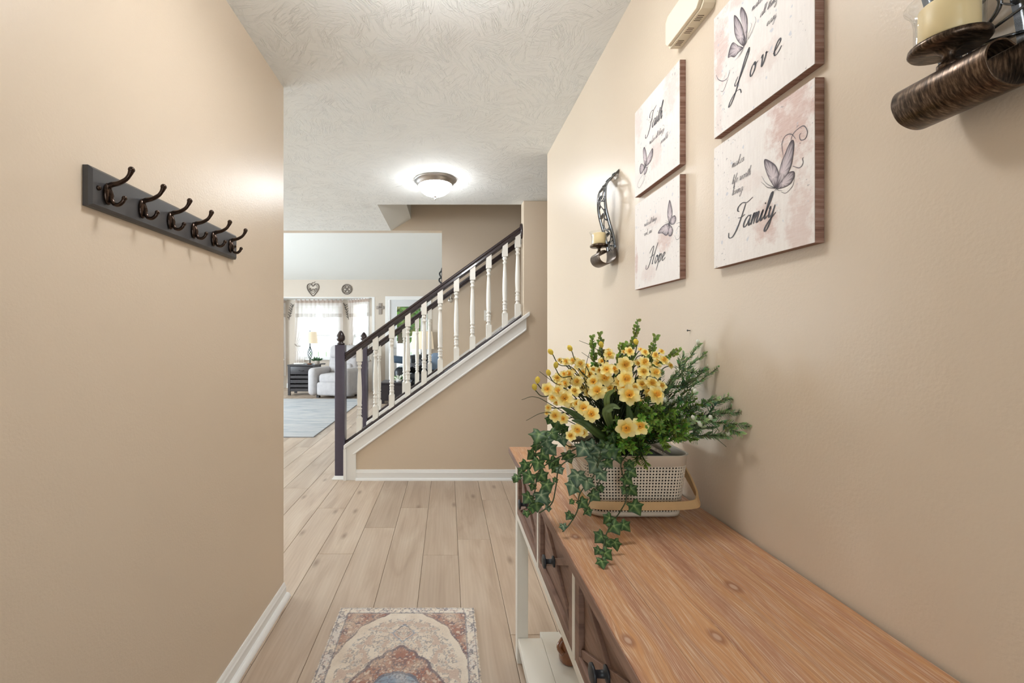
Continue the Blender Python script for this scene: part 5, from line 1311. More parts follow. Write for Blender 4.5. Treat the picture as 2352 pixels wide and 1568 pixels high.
def vine(label, path, leaves):
    P = crom(path, 9); v = MB().tube(P, 0.0014, 6).build('vine', MAT['stem'], IVY, fix=False)
    tw = MB()
    for (pos, L, k) in leaves:
        q = min(P, key=lambda p: (p-pos).length)
        d = Vector((pos.x-q.x, pos.y-q.y, 0)); d = (d.normalized() if d.length > 1e-4 else Vector((1, 0, 0)))*0.55+Vector((rf.uniform(-.5, .5), -0.35, -0.75))
        d.normalize(); up = Vector((rf.uniform(-.5, .3), -1.0, rf.uniform(.15, .8))); up = (up-d*up.dot(d)).normalized()
        o = link_mesh('ivy_leaf', IV[k], None, v); M3 = Matrix((up.cross(d)*-1, d, up)).transposed()
        if M3.determinant() < 0: M3 = Matrix((up.cross(d), d, up)).transposed()
        o.matrix_local = Matrix.Translation(pos-d*L*0.4-org(v)) @ M3.to_4x4() @ Matrix.Scale(L, 4)
        tw.tube(crom([q, q.lerp(pos, .5)+Vector((0, -.002, .004)), pos-d*L*0.4], 4), 0.0007, 4)
    tw.build('leaf_stalk', MAT['stem'], v, fix=False)
def lv(lst, k=0, Y=None): return [(p2(x, y, yy), s_*1.12*0.3825*yy/1005, kk) for x, y, s_, yy, kk in lst]
vine('leafy ivy mass spilling over the left edge of the table', [ROOT+Vector((-.08, -.03, .03)), p2(400, 800, 1.05), p2(300, 740, 1.04), p2(200, 800, 1.03), p2(150, 930, 1.04), p2(60, 1000, 1.06)],
  lv([(200, 735, 88, 1.02, 0), (285, 725, 70, 1.03, 0), (310, 662, 70, 1.05, 0), (250, 775, 66, 1.02, 1), (160, 850, 60, 1.03, 0), (275, 815, 74, 1.02, 1), (120, 912, 56, 1.04, 0), (70, 985, 46, 1.05, 0), (345, 755, 70, 1.04, 1), (330, 690, 60, 1.06, 0), (235, 850, 66, 1.03, 0), (190, 800, 54, 1.05, 0), (270, 640, 52, 1.08, 0), (360, 700, 54, 1.06, 0), (60, 1000, 34, 1.07, 0), (95, 945, 40, 1.05, 0)]))
vine('ivy trailing down the drawers at the far left', [ROOT+Vector((-.08, -.05, .03)), p2(390, 830, 1.03), p2(290, 880, 1.02), p2(200, 950, 1.01), p2(180, 1060, 1.01), p2(140, 1180, 1.01), p2(110, 1210, 1.01)],
  lv([(195, 905, 70, 1.01, 0), (140, 985, 72, 1.01, 0), (225, 980, 68, 1.01, 0), (255, 1035, 66, 0.99, 0), (135, 1110, 62, 1.01, 0), (225, 1100, 80, 1.00, 1), (190, 1150, 66, 1.00, 0), (165, 1170, 50, 1.0, 0), (295, 900, 70, 1.02, 0), (380, 860, 66, 1.02, 0), (310, 930, 60, 1.01, 0), (165, 1040, 40, 1.01, 0), (250, 1130, 44, 1.0, 1), (130, 1200, 40, 1.0, 0)]))
vine('dark bare ivy runner looping down to the table edge', [ROOT+Vector((-.06, -.08, .03)), p2(440, 850, 0.99), p2(330, 920, 0.985), p2(305, 1040, 0.985), p2(280, 1140, 0.98), p2(205, 1197, 0.985)],
  lv([(300, 1000, 30, 0.985, 0), (260, 1170, 34, 0.98, 1), (330, 940, 44, 0.985, 1)]))
vine('ivy with pale mottled leaves hanging at the basket corner', [ROOT+Vector((-.05, -.10, .03)), p2(580, 850, 0.97), p2(540, 960, 0.965), p2(450, 1080, 0.96), p2(435, 1180, 0.955), p2(390, 1260, 0.955), p2(345, 1310, 0.95)],
  lv([(435, 985, 84, 0.96, 1), (405, 1045, 78, 0.955, 1), (540, 915, 86, 0.965, 1), (580, 970, 66, 0.96, 1), (490, 1015, 84, 0.955, 1), (565, 850, 86, 0.97, 1), (465, 820, 80, 0.98, 1), (610, 830, 74, 0.97, 0), (470, 1140, 60, 0.955, 0), (540, 1095, 62, 0.955, 0), (385, 1215, 46, 0.955, 0), (350, 1280, 40, 0.946, 1), (520, 880, 60, 0.975, 1), (400, 1130, 30, 0.955, 0), (620, 900, 56, 0.97, 0)]))
vine('ivy strand running down the basket front and along the tabletop', [ROOT+Vector((0, -.12, .03)), p2(700, 890, 0.985), p2(715, 1000, 0.985), p2(728, 1110, 0.975), p2(690, 1190, 0.965), p2(640, 1260, 0.93), p2(600, 1350, 0.875), p2(585, 1480, 0.826)],
  lv([(752, 905, 50, 0.985, 0), (762, 955, 58, 0.985, 0), (735, 1000, 62, 0.982, 0), (765, 1060, 64, 0.98, 0), (720, 1060, 50, 0.98, 0), (785, 1165, 76, 0.965, 0), (620, 1235, 62, 0.94, 0), (660, 1285, 72, 0.92, 0), (722, 1275, 62, 0.925, 0), (570, 1345, 68, 0.876, 0), (618, 1380, 48, 0.875, 0), (665, 1385, 60, 0.875, 0), (556, 1425, 44, 0.85, 0), (612, 1445, 64, 0.838, 0), (583, 1495, 58, 0.824, 0), (740, 920, 44, 0.988, 0)]))
vine('short ivy tuft over the front rim, left of centre', [ROOT+Vector((-.02, -.09, .03)), p2(640, 830, 0.98), p2(620, 900, 0.975), p2(560, 1020, 0.972), p2(470, 1210, 0.965)],
  lv([(640, 830, 74, 0.975, 0), (590, 800, 70, 0.985, 0), (650, 750, 60, 1.0, 0), (520, 800, 70, 0.99, 1), (680, 870, 50, 0.975, 0), (575, 1050, 40, 0.97, 0), (500, 1190, 44, 0.962, 0)]))
# ================================================================== living room
Z = lambda y, Y: EYE+(775-y)*Y/1005
Xp = lambda x, Y: (x-1028)*Y/1005
# ---- large rug
def big_rug():
    x0, x1, y0, y1 = -5.2, -1.665, 5.44, 8.83
    t = NT('pale_grey_area_rug'); oc = t.obj(); nz = t.noise(t.mapping(oc, (1, 5, 1)), 2.2, 5, 0.65)
    t.set(color=t.ramp(nz, [(0.3, srgb(150, 158, 166)), (0.5, srgb(182, 184, 187)), (0.7, srgb(202, 200, 196))]), rough=0.95); t.bump(t.noise(oc, 260, 2), 0.5, 0.004)
    r = thing('area_rug', 'large pale grey area rug on the living room floor', 'rug', ((x0+x1)/2, (y0+y1)/2, 0))
    MB().box(x0+0.006, x1-0.006, y0+0.006, y1-0.006, 0.006, 0.012).build('pile', t.m, r)
    MB().box(x0, x1, y0, y1, 0.0004, 0.0075).build('binding', simple('grey_rug_binding', srgb(150, 150, 154), 0.9), r)
big_rug()
# ---- dark end table with slatted crate shelves
MAT['ebony'] = simple('charcoal_stained_wood', (0.035, 0.031, 0.034), 0.45, var=0.25, vscale=20)
ex0, ex1, ey0, ey1 = Xp(661, 9.4), Xp(723.5, 9.4), 9.40, 9.85
et = thing('end_table', 'charcoal wooden end table with a drawer and slatted shelves by window', 'end table', ((ex0+ex1)/2, (ey0+ey1)/2, 0))
bevel(MB().box(ex0-0.01, ex1+0.01, ey0-0.012, ey1, 0.632, 0.660).build('top', MAT['ebony'], et), 0.003)
for x in (ex0, ex1-0.05):
    for y in (ey0, ey1-0.05): MB().box(x, x+0.05, y, y+0.05, 0.0005, 0.632).build('leg', MAT['ebony'], et)
m = MB(); m.box(ex0+0.05, ex1-0.05, ey1-0.02, ey1-0.005, 0.08, 0.632); m.box(ex0+0.01, ex0+0.03, ey0+0.05, ey1-0.05, 0.08, 0.632); m.box(ex1-0.03, ex1-0.01, ey0+0.05, ey1-0.05, 0.08, 0.632); m.box(ex0+0.05, ex1-0.05, ey0+0.05, ey1-0.02, 0.08, 0.10)
m.build('carcass', MAT['ebony'], et)
d = MB().rbox(((ex0+ex1)/2, ey0+0.008, 0.538), (ex1-ex0-0.11, 0.02, 0.17), 0.003).build('drawer', MAT['ebony'], et)
xm = (ex0+ex1)/2; MB().tube(crom([(xm-0.05, ey0, 0.545), (xm-0.045, ey0-0.02, 0.535), (xm, ey0-0.026, 0.525), (xm+0.045, ey0-0.02, 0.535), (xm+0.05, ey0, 0.545)], 5), 0.006, 8).build('handle', MAT['black_knob'], d)
for za, zb in ((0.365, 0.425), (0.265, 0.335), (0.175, 0.235), (0.09, 0.15)):
    MB().box(ex0+0.052, ex1-0.052, ey0+0.004, ey0+0.018, za, zb).build('crate_slat', MAT['ebony'], et)
for za, nm in ((0.355, 'magazine'), (0.255, 'magazine')):
    pass
# ---- table lamp on it
def shade_mat(name, col, e):
    t = NT(name); t.set(color=col, rough=0.9, ecol=(1.0, 0.86, 0.66), estr=e); return t.m
MAT['shade'] = shade_mat('lit_linen_shade', srgb(226, 212, 186), 0.22)
MAT['iron'] = simple('dark_green_iron', (0.030, 0.045, 0.045), 0.4, 0.6)
def table_lamp(label, x, y, zb, zs0, zs1, r0, r1, cage):
    l = thing('table_lamp', label, 'lamp', (x, y, zb))
    b = MB(); b.lathe([(0, 0), (0.075, 0), (0.078, 0.008), (0.060, 0.016), (0.030, 0.022), (0.014, 0.035), (0.010, 0.055)], (x, y, zb), 20); b.build('base', MAT['iron'], l)
    b = MB(); hz = zs0-zb
    if cage:
        for k in range(5):
            pts = [(x+math.cos(k*1.2566+f*4.5)*(0.008+0.042*math.sin(PI*f)), y+math.sin(k*1.2566+f*4.5)*(0.008+0.042*math.sin(PI*f)), zb+0.05+hz*0.55*f+0.06) for f in [i/16 for i in range(17)]]
            b.tube(pts, 0.0055, 6)
        b.lathe([(0.012, 0.05), (0.016, 0.07), (0.010, 0.09), (0.013, 0.11)], (x, y, zb), 10)
        b.lathe([(0.012, hz*0.55+0.10), (0.018, hz*0.55+0.12), (0.009, hz*0.55+0.14), (0.009, hz+0.05)], (x, y, zb), 10)
    else:
        b.lathe([(0.012, 0.05), (0.05, 0.09), (0.062, 0.16), (0.045, 0.24), (0.018, 0.30), (0.012, hz+0.05)], (x, y, zb), 18)
    b.build('stem', MAT['iron'], l)
    s = MB(); s.lathe([(r0, zs0), (r1, zs1)], (x, y, 0), 36, close=False); s.lathe([(r0-0.003, zs0+0.0005), (r1-0.003, zs1-0.0005)], (x, y, 0), 36, close=False)
    s.build('lamp_shade', MAT['shade'], l)
    f = MB(); f.lathe([(0.0, zs0+0.05), (0.006, zs0+0.05), (0.006, zs1+0.012), (0.012, zs1+0.02), (0.004, zs1+0.035), (0, zs1+0.04)], (x, y, 0), 10)
    for k in range(3): a = k*2.094; f.tube([(x, y, zs1-0.004), (x+math.cos(a)*(r1-0.002), y+math.sin(a)*(r1-0.002), zs1-0.004)], 0.002, 5)
    f.build('finial', MAT['iron'], l)
table_lamp('lamp with cream shade on the charcoal end table', Xp(712, 9.58), 9.58, 0.6605, Z(788, 9.58), Z(762, 9.58), 0.168, 0.140, True)
# succulent planter, books, small dish
pl = thing('succulent_planter', 'small grey pot of green succulent on the end table', 'potted plant', (Xp(728.5, 9.5), 9.5, 0.6605))
MB().lathe([(0, 0), (0.052, 0), (0.060, 0.085), (0.054, 0.085), (0.050, 0.07), (0, 0.07)], pl.location, 16).build('pot', simple('grey_concrete_pot', srgb(160, 150, 140), 0.85), pl)
cb = CB()
for k in range(26):
    a = rf.uniform(0, 6.28); e = rf.uniform(0.3, 1.4); add_leaf(cb, Vector(pl.location)+Vector((math.cos(a)*0.02, math.sin(a)*0.02, 0.07)), (math.cos(a)*math.cos(e), math.sin(a)*math.cos(e), math.sin(e)), (0.1, -1, 0.4), rf.uniform(.08, .13), 0.022, srgb(52, 92, 62), srgb(96, 140, 96))
cb.cbuild('leaves', MAT['leafcol'], pl)
tag(MB().rbox((Xp(686, 9.55), 9.62, 0.674), (0.22, 0.15, 0.026), 0.004).build('book', simple('ivory_book_cover', srgb(226, 222, 216), 0.6)), 'ivory book lying flat beside the lamp base', 'book')
ds = MB(); ds.lathe([(0, 0), (0.05, 0), (0.062, 0.018), (0.058, 0.020), (0.046, 0.006), (0, 0.006)], (Xp(741, 9.5), 9.52, 0.6605), 18)
tag(ds.build('trinket_dish', MAT['ebony']), 'small dark dish at the right end of the end table', 'dish')
tag(MB().rbox((Xp(711, 9.44), 9.445, 0.676), (0.085, 0.05, 0.03), 0.01).build('wooden_box', simple('reddish_wood_box', srgb(110, 70, 50), 0.5)), 'little reddish wooden box in front of the lamp base', 'box')
# ---- grey recliner
t = NT('light_grey_upholstery'); oc = t.obj(); t.set(color=t.mix(t.noise(oc, 14, 4), srgb(168, 164, 166), srgb(196, 192, 192)), rough=0.9, sheen=0.3); t.bump(t.noise(oc, 240, 2), 0.25, 0.003); MAT['uph'] = t.m
rc = thing('recliner', 'light grey upholstered recliner beside the end table', 'recliner', (-2.33, 9.2, 0), math.radians(-14))
def rpart(nm, c, s, r, rx=0.0):
    MB().rbox(c, s, r, 4, Matrix.Rotation(rx, 3, 'X')).build(nm, MAT['uph'], rc, local=True)
rpart('seat_cushion', (0, -0.02, 0.40), (0.50, 0.62, 0.20), 0.07)
rpart('footrest', (0, -0.33, 0.20), (0.52, 0.10, 0.27), 0.05)
rpart('arm', (-0.37, -0.02, 0.34), (0.20, 0.74, 0.56), 0.085); rpart('arm', (0.37, -0.02, 0.34), (0.20, 0.74, 0.56), 0.085)
rpart('base', (0, 0.05, 0.14), (0.86, 0.62, 0.18), 0.04)
rpart('backrest', (0, 0.36, 0.66), (0.70, 0.24, 0.70), 0.10, -0.20)
rpart('headrest', (0, 0.33, 0.93), (0.64, 0.20, 0.30), 0.09, -0.20)
rpart('lumbar_cushion', (0, 0.24, 0.58), (0.50, 0.16, 0.22), 0.07, -0.2)
m = MB()
for sx in (-0.3, 0.3):
    for sy in (-0.22, 0.3): m.box(sx-0.03, sx+0.03, sy-0.03, sy+0.03, 0.0005, 0.055)
m.build('foot', MAT['ebony'], rc, local=True)
# ---- curtains
def sheer(name, col):
    t = NT(name); tl = t.n('ShaderNodeBsdfTranslucent', {0: (*col, 1)}); df = t.n('ShaderNodeBsdfDiffuse', {0: (*col, 1)}); tp = t.n('ShaderNodeBsdfTransparent', {0: (1, 1, 1, 1)})
    a = t.n('ShaderNodeMixShader', {0: 0.45, 1: tl.outputs[0], 2: df.outputs[0]}); b = t.n('ShaderNodeMixShader', {0: 0.30, 1: a.outputs[0], 2: tp.outputs[0]}); t.l(b.outputs[0], t.out.inputs[0]); return t.m
MAT['sheer'] = sheer('white_sheer_voile', srgb(240, 234, 230)); MAT['lace'] = sheer('lace_band', srgb(232, 226, 220)); MAT['greyband'] = sheer('greige_linen_band', srgb(196, 186, 176)); MAT['rosehead'] = sheer('pinkish_gathered_heading', srgb(214, 196, 186))
def cloth(name, mat, parent, fn, nu=60, nv=24):
    b = MB(); vs = [fn(i/nu, j/nv) for j in range(nv+1) for i in range(nu+1)]
    b.add(vs, [(j*(nu+1)+i, j*(nu+1)+i+1, (j+1)*(nu+1)+i+1, (j+1)*(nu+1)+i) for j in range(nv) for i in range(nu)], True)
    return b.build(name, mat, parent, fix=False)
def curtain_set(label, org_, dirv, width, ztop, zbot, tie=True, panels=('l', 'r')):
    """hangs along dirv from org_ (window left as seen from the room)"""
    c_ = thing('window_curtain', label, 'curtain', (org_[0], org_[1], zbot))
    d = Vector((dirv[0], dirv[1], 0)).normalized(); n = Vector((d.y, -d.x, 0)); O = Vector((org_[0], org_[1], 0))
    P = lambda u, z, o: O+d*(u*width)+n*o+Vector((0, 0, z))
    zb = [ztop-0.075, ztop-0.165, ztop-0.335, ztop-0.43]
    W_ = lambda u, a, k: a*math.sin(u*k)
    k = width*58
    segs = (('heading', 'rosehead', ztop+0.02, zb[0], 0.020), ('valance', 'sheer', zb[0], zb[1], 0.016), ('lace_band', 'lace', zb[1], zb[2], 0.016), ('hem_band', 'greyband', zb[2], zb[3], 0.016))
    for nm, mt, z1, z0, am in segs:
        cloth(nm, MAT[mt], c_, lambda u, v, z1=z1, z0=z0, am=am: P(u, lerp(z1, z0, v)+(0.008*math.sin(u*k*1.7) if v == 0 and nm == 'heading' else 0)+0.012*math.sin(u*9)*(1 if nm == 'hem_band' and v > .5 else 0), 0.055+W_(u, am, k)+0.004*math.sin(u*k*2.3+1)), 110, 4)
    for side in panels:
        s = 0.0 if side == 'l' else 1.0; sg = 1 if side == 'l' else -1
        ft = 0.70
        def fn(u, v, s=s, sg=sg):
            # u: 0 outer edge, 1 inner edge
            if v < ft: inner = lerp(0.50, 0.07, (v/ft)**1.7)
            else: inner = lerp(0.07, 0.20, min(1, (v-ft)/0.12))
            if not tie: inner = 0.5
            uu = s+sg*(u*inner-0.02); z = lerp(ztop-0.05, zbot, v)
            return P(uu, z, 0.015+0.016*math.sin(u*26+v*2)*(1 if not tie else (0.35+0.65*abs(v-ft)/ft)))
        cloth('panel', MAT['sheer'], c_, fn, 60, 30)
        if tie:
            zt = lerp(ztop-0.05, zbot, ft); q = [P(s+sg*a, zt+b_, o) for a, b_, o in ((-0.03, 0.05, -0.01), (0.02, 0.0, 0.05), (0.08, -0.015, 0.05), (0.09, 0.0, -0.01))]
            MB().tube(crom(q, 5), 0.018, 6, flat=0.4).build('tie_back', MAT['greyband'], c_)
    e = MB(); e.tube([P(-0.03, ztop, 0.055), P(1.03, ztop, 0.055)], 0.011, 8)
    for u in (0.03, 0.97): e.tube([P(u, ztop, 0.055), P(u, ztop, -0.03)], 0.006, 6)
    e.build('curtain_rod', MAT['trim'], c_)
    return c_
curtain_set('white sheer tied curtains with lace valance on the centre bay window', (Xp(679, 10.74), 10.775), (1, 0), 1.135, 2.165, 0.58)
p, q = pt((BR, YB), (BX1, YF+0.11), 0.06), pt((BR, YB), (BX1, YF+0.11), 0.94)
nrm = Vector((q[1]-p[1], -(q[0]-p[0]), 0)).normalized()
curtain_set('white sheer curtain with lace valance on the right bay window', (p[0]+nrm.x*0.04, p[1]+nrm.y*0.04), (q[0]-p[0], q[1]-p[1]), math.hypot(q[0]-p[0], q[1]-p[1]), 2.165, 0.58, True, ('l',))
p2_, q2_ = pt((BX0, YF+0.11), (BL, YB), 0.08), pt((BX0, YF+0.11), (BL, YB), 0.92)
nrm = Vector((q2_[1]-p2_[1], -(q2_[0]-p2_[0]), 0)).normalized()
curtain_set('white sheer curtain edge hanging at the left side of the bay', (p2_[0]+nrm.x*0.04, p2_[1]+nrm.y*0.04), (q2_[0]-p2_[0], q2_[1]-p2_[1]), math.hypot(q2_[0]-p2_[0], q2_[1]-p2_[1]), 2.165, 0.30, False, ('r',))
# ---- wall ornaments
MAT['wire'] = simple('antique_grey_metal', srgb(120, 112, 106), 0.55, 0.4)
def flat_curve(b, pts, r): b.tube(crom(pts, 8), r, 6)
hx, hy, hz = Xp(718, 10.13), YF-0.012, Z(664, 10.13)
h = thing('heart_ornament', 'grey wire heart ornament on the wall above centre bay window', 'wall ornament', (hx, YF, hz-0.16))
heart = [(0, 0.075), (0.05, 0.125), (0.11, 0.115), (0.135, 0.055), (0.115, -0.02), (0.06, -0.10), (0.0, -0.155), (-0.06, -0.10), (-0.115, -0.02), (-0.135, 0.055), (-0.11, 0.115), (-0.05, 0.125)]
b = MB(); pts = crom([Vector((x, 0, z)) for x, z in heart], 6, True); b.tube([Vector((hx, hy, hz))+p_ for p_ in pts]+[Vector((hx, hy, hz))+pts[0]], 0.009, 8); b.build('heart_frame', MAT['wire'], h)
b = MB(); b.tube([Vector((hx, hy, hz+0.01))+p_*0.72 for p_ in pts], 0.004, 6); b.tube(crom([(hx-0.10, hy, hz-0.02), (hx-0.06, hy, hz+0.03), (hx-0.05, hy, hz-0.03), (hx, hy, hz+0.01), (hx+0.03, hy, hz-0.03), (hx+0.06, hy, hz+0.02), (hx+0.10, hy, hz-0.01)], 6), 0.006, 6)
b.tube(crom([(hx-0.09, hy, hz-0.05), (hx-0.03, hy, hz-0.035), (hx+0.03, hy, hz-0.055), (hx+0.08, hy, hz-0.035)], 6), 0.004, 6); b.build('scroll_work', MAT['wire'], h)
b = MB(); b.tube(crom([(hx-0.03, hy, hz+0.13), (hx-0.01, hy, hz+0.155), (hx+0.02, hy, hz+0.15), (hx+0.05, hy, hz+0.175)], 5), 0.006, 6); b.build('bow', MAT['wire'], h)
mx, mz = Xp(796, 10.13), Z(664, 10.13)
mo = thing('round_medallion', 'round grey scrollwork medallion on the wall above right bay window', 'wall ornament', (mx, YF, mz-0.12))
b = MB(); C0 = Vector((mx, hy, mz))
b.tube([C0+Vector((math.cos(a)*0.112, 0, math.sin(a)*0.112)) for a in [i*2*PI/40 for i in range(41)]], 0.010, 8); b.build('ring', MAT['wire'], mo)
for k in range(4):
    a0 = k*PI/2; b = MB()
    lp = [(0.0, 0.0), (0.05, 0.035), (0.085, 0.0), (0.05, -0.035), (0.0, 0.0), (0.06, 0.075), (0.09, 0.055), (0.07, 0.04)]
    b.tube(crom([C0+Vector((x*math.cos(a0)-y*math.sin(a0), 0, x*math.sin(a0)+y*math.cos(a0))) for x, y in lp], 6), 0.006, 6); b.build('scroll', MAT['wire'], mo)
cx, cz = Xp(873, 10.13), Z(709, 10.13)
cr = thing('wall_cross', 'pale grey wooden cross on the wall between window and door', 'wall cross', (cx, YF, cz-0.13))
b = MB(); b.rbox((cx, YF-0.010, cz), (0.075, 0.018, 0.26), 0.006); b.rbox((cx, YF-0.0115, cz+0.03), (0.18, 0.017, 0.075), 0.006); b.build('cross', simple('greywashed_wood', srgb(160, 150, 142), 0.8, var=0.2, vscale=30), cr)
b = MB(); b.tube(crom([(cx-0.035, YF-0.022, cz+0.01), (cx-0.02, YF-0.024, cz+0.06), (cx, YF-0.022, cz+0.02), (cx+0.02, YF-0.024, cz+0.06), (cx+0.035, YF-0.022, cz+0.01)], 5), 0.005, 6); b.build('carved_scroll', MAT['wire'], cr)
def sprig_decal(label, x, z, flip):
    s = thing('leaf_sprig_ornament', label, 'wall ornament', (x, YB, z-0.19))
    b = MB(); y = YB-0.008
    P = crom([(x-0.05*flip, y, z-0.19), (x-0.02*flip, y, z-0.05), (x+0.01*flip, y, z+0.08), (x+0.045*flip, y, z+0.19)], 8); b.tube(P, 0.004, 5); b.build('stem', MAT['black_knob'], s)
    for k in range(13):
        f = 0.12+0.86*k/12; i = int(f*(len(P)-1)); p_ = P[i]; sg = 1 if k % 2 else -1
        d = Vector((sg*0.8, 0, 0.75)).normalized(); l = MB(); l.ball(p_+d*0.036, 0.032, 8, (0.20, 0.08, 1.0), basis(d, (0, 1, 0))); l.build('leaf', MAT['black_knob'], s)
sprig_decal('dark leaf sprig ornament left of the centre bay window', Xp(668, 10.84), Z(717, 10.84), 1)
sprig_decal('dark leaf sprig ornament right of the centre bay window', Xp(796, 10.84), Z(716, 10.84), -1)
# ---- dark chest table, sofa and second lamp behind the railing
MAT['chest'] = simple('blackened_wood', (0.022, 0.020, 0.026), 0.35, var=0.2, vscale=15); MAT['black_leather'] = simple('black_leather', (0.018, 0.022, 0.028), 0.32, bump=0.2, bscale=90, bdist=0.004)
hx0, hx1 = Xp(874, 8.2), Xp(942, 8.2)
cf = thing('chest_table', 'low black wooden chest table in front of the dark sofa', 'chest', ((hx0+hx1)/2, 8.45, 0))
bevel(MB().box(hx0, hx1, 8.2, 8.75, 0.06, 0.36).build('body', MAT['chest'], cf), 0.006); bevel(MB().box(hx0-0.012, hx1+0.012, 8.185, 8.765, 0.362, 0.40).build('lid', MAT['chest'], cf), 0.006)
for x in (hx0+0.02, hx1-0.07):
    for y in (8.21, 8.69): MB().box(x, x+0.05, y, y+0.05, 0.0005, 0.06).build('foot', MAT['chest'], cf)
# striped plant on the chest
pp = thing('striped_plant', 'green and white striped leaf plant on the black chest', 'potted plant', (Xp(916, 8.35), 8.35, 0.4005))
MB().lathe([(0, 0), (0.05, 0), (0.06, 0.05), (0.052, 0.05), (0.046, 0.03), (0, 0.03)], pp.location, 14).build('pot', MAT['trim'], pp)
cb = CB()
for k in range(18):
    a = rf.uniform(0, 6.28); e = rf.uniform(-0.1, 0.9); add_leaf(cb, Vector(pp.location)+Vector((0, 0, 0.04)), (math.cos(a)*math.cos(e), math.sin(a)*math.cos(e), math.sin(e)), (0.1, -1, 0.5), rf.uniform(.12, .2), 0.03, *((srgb(70, 120, 60), srgb(120, 160, 90)) if k % 2 else (srgb(230, 235, 220), srgb(240, 242, 232))))
cb.cbuild('leaves', MAT['leafcol'], pp)
so = thing('sofa', 'black leather sofa behind the stair railing', 'sofa', (0.0, 9.25, 0))
sx0, sx1 = Xp(905, 8.9), 0.85
MB().rbox(((sx0+sx1)/2, 9.3, 0.22), (sx1-sx0, 0.85, 0.30), 0.05, 3).build('base', MAT['black_leather'], so)
MB().rbox(((sx0+0.26+sx1)/2, 9.22, 0.43), (sx1-sx0-0.28, 0.66, 0.16), 0.05, 3).build('seat_cushion', MAT['black_leather'], so)
MB().rbox((sx0+0.13, 9.25, 0.44), (0.26, 0.84, 0.40), 0.10, 4).build('arm', MAT['black_leather'], so)
MB().rbox(((sx0+0.24+sx1)/2, 9.52, 0.62), (sx1-sx0-0.24, 0.26, 0.52), 0.10, 4).build('backrest', MAT['black_leather'], so)
m = MB()
for x in (sx0+0.08, sx1-0.08):
    for y in (8.95, 9.62): m.box(x-0.03, x+0.03, y-0.03, y+0.03, 0.0005, 0.075)
m.build('foot', MAT['chest'], so)
t = NT('striped_throw_cloth'); oc = t.obj(); wv = t.n('ShaderNodeTexWave', {'Vector': oc, 'Scale': 7.0, 'Distortion': 1.2}, bands_direction='DIAGONAL').outputs[1]
t.set(color=t.ramp(wv, [(0.3, srgb(70, 84, 100)), (0.45, srgb(200, 192, 184)), (0.6, srgb(150, 120, 108)), (0.75, srgb(60, 72, 88))]), rough=0.95); MAT['throw'] = t.m
tx = Xp(958, 9.0)
th = cloth('throw_blanket', MAT['throw'], None, lambda u, v: (tx-0.16+0.42*u, 8.95+0.40*v, 0.60+0.085*math.sin(PI*u)*(0.7+0.3*math.sin(v*7))+0.03*math.sin(u*13+v*5)+0.10*math.sin(PI*v)), 30, 24)
sdm = th.modifiers.new('thick', 'SOLIDIFY'); sdm.thickness = 0.014
tag(th, 'crumpled striped throw blanket piled on the sofa seat', 'blanket')
tag(MB().rbox((Xp(916, 9.0), 9.0, 0.79), (0.34, 0.30, 0.14), 0.06, 4, Matrix.Rotation(0.12, 3, 'Y')).build('throw_pillow', simple('slate_blue_pillow', srgb(70, 88, 108), 0.9)), 'slate blue pillow lying against the sofa arm', 'pillow')
tag(MB().rbox((Xp(1014, 9.3), 9.22, 0.74), (0.44, 0.16, 0.36), 0.07, 4, Matrix.Rotation(0.0, 3, 'X')).build('throw_pillow', simple('grey_blue_pillow', srgb(124, 142, 164), 0.9)), 'grey blue pillow propped on the sofa back', 'pillow')
# side table beneath the second lamp
lx = Xp(970, 9.86)
sd_ = thing('side_table', 'small dark side table behind the sofa, under the large lamp', 'side table', (lx, 9.86, 0))
MB().lathe([(0, 0), (0.16, 0), (0.17, 0.012), (0.16, 0.024), (0, 0.024)], (lx, 9.86, 0.60), 28).build('top', MAT['chest'], sd_)
MB().lathe([(0.13, 0.0005), (0.13, 0.02), (0.03, 0.05), (0.025, 0.60)], (lx, 9.86, 0), 16).build('pedestal', MAT['chest'], sd_)
table_lamp('large lamp with wide drum shade glowing behind the sofa', lx, 9.86, 0.6245, Z(801, 9.86), Z(761, 9.86), 0.262, 0.222, False)
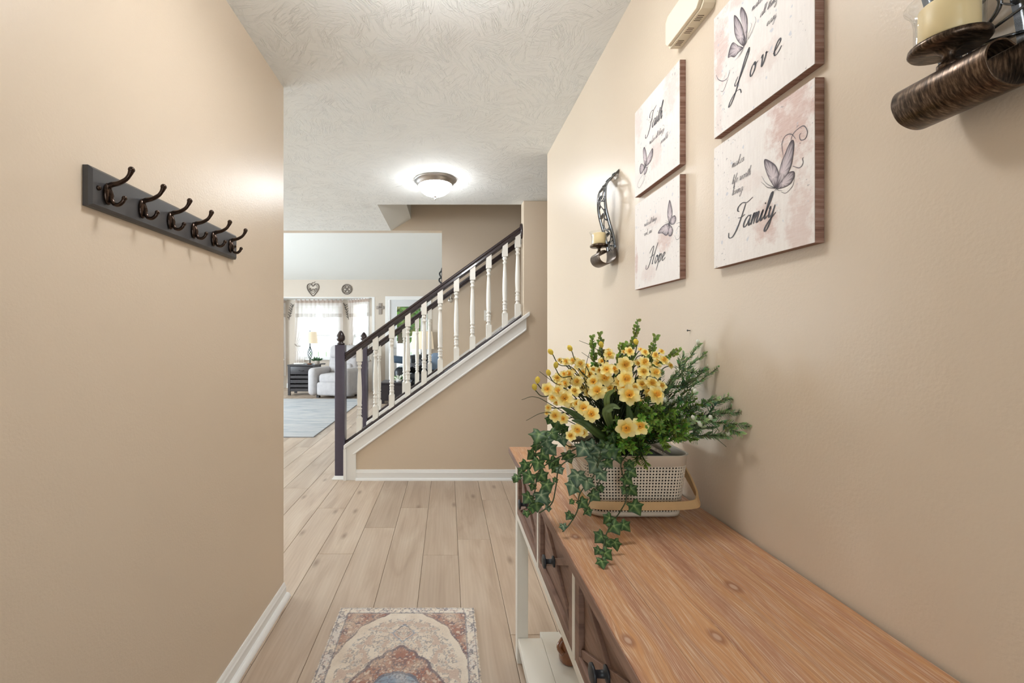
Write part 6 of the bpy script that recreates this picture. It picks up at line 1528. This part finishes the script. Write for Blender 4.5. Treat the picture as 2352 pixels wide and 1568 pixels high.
# ---- outdoors: fence, lawn and trees beyond the patio door
MAT['grass'] = simple('mown_lawn', srgb(120, 160, 80), 0.95, var=0.3, vscale=6)
lw = MB().box(-14, 12, 10.95, 40, -0.25, -0.05); o = lw.build('lawn', MAT['grass']); tag(o, 'green lawn beyond the patio door', 'lawn', kind='stuff')
pd = MB().prism([(-9, 11.05), (-2.35, 11.05), (-1.55, 10.32), (1.2, 10.32), (1.2, 16.9), (-9, 16.9)], -0.12, -0.02, 'z'); tag(pd.build('patio_slab', simple('pale_concrete', srgb(226, 222, 214), 0.9)), 'pale concrete patio slab outside the glass door', 'patio')
fn_ = thing('garden_fence', 'white board fence across the back of the garden', 'fence', (-1.5, 17.0, -0.05))
for k in range(36): MB().box(-8.0+0.30*k, -8.0+0.30*k+0.27, 17.0, 17.03, -0.05, 1.02).build('board', MAT['trim'], fn_)
for z in (0.2, 0.8): MB().box(-8.0, 2.8, 17.03, 17.07, z, z+0.09).build('rail', MAT['trim'], fn_)
def garden_tree(label, x, y, h, r, n, seed):
    g = thing('garden_tree', label, 'tree', (x, y, -0.05)); rr = random.Random(seed)
    MB().tube(crom([(x, y, -0.03), (x+0.1, y, h*0.3), (x-0.1, y, h*0.6), (x, y, h*0.85)], 5), [lerp(0.16, 0.04, i/15) for i in range(16)], 8).build('trunk', simple('tree_bark', srgb(86, 70, 56), 0.9), g)
    cb = CB()
    for k in range(n):
        v = Vector((rr.gauss(0, 1), rr.gauss(0, 1), rr.gauss(0, 1))).normalized()*r*rr.uniform(0.55, 1.0); v.z = max(v.z*1.15, 0.75-h*0.62)
        c_ = tuple(lerp(a, b_, rr.random()) for a, b_ in zip(srgb(70, 120, 50), srgb(150, 190, 96)))
        add_leaf(cb, Vector((x, y, h*0.62))+v, (rr.uniform(-1, 1), rr.uniform(-1, 1), rr.uniform(-1, .4)), (rr.uniform(-1, 1), -1, rr.uniform(-1, 1)), 0.26, 0.17, c_)
    fo = cb.cbuild('crown', MAT['leafcol'], g); fo['kind'] = 'stuff'
garden_tree('leafy green tree seen through the left of the door glass', -2.2, 19.5, 4.4, 1.25, 1600, 1)
garden_tree('leafy green tree seen through the right of the door glass', 0.6, 20.5, 5.2, 1.7, 2400, 2)
garden_tree('leafy green tree farther back in the garden', -2.0, 26.0, 5.6, 2.2, 3000, 5)
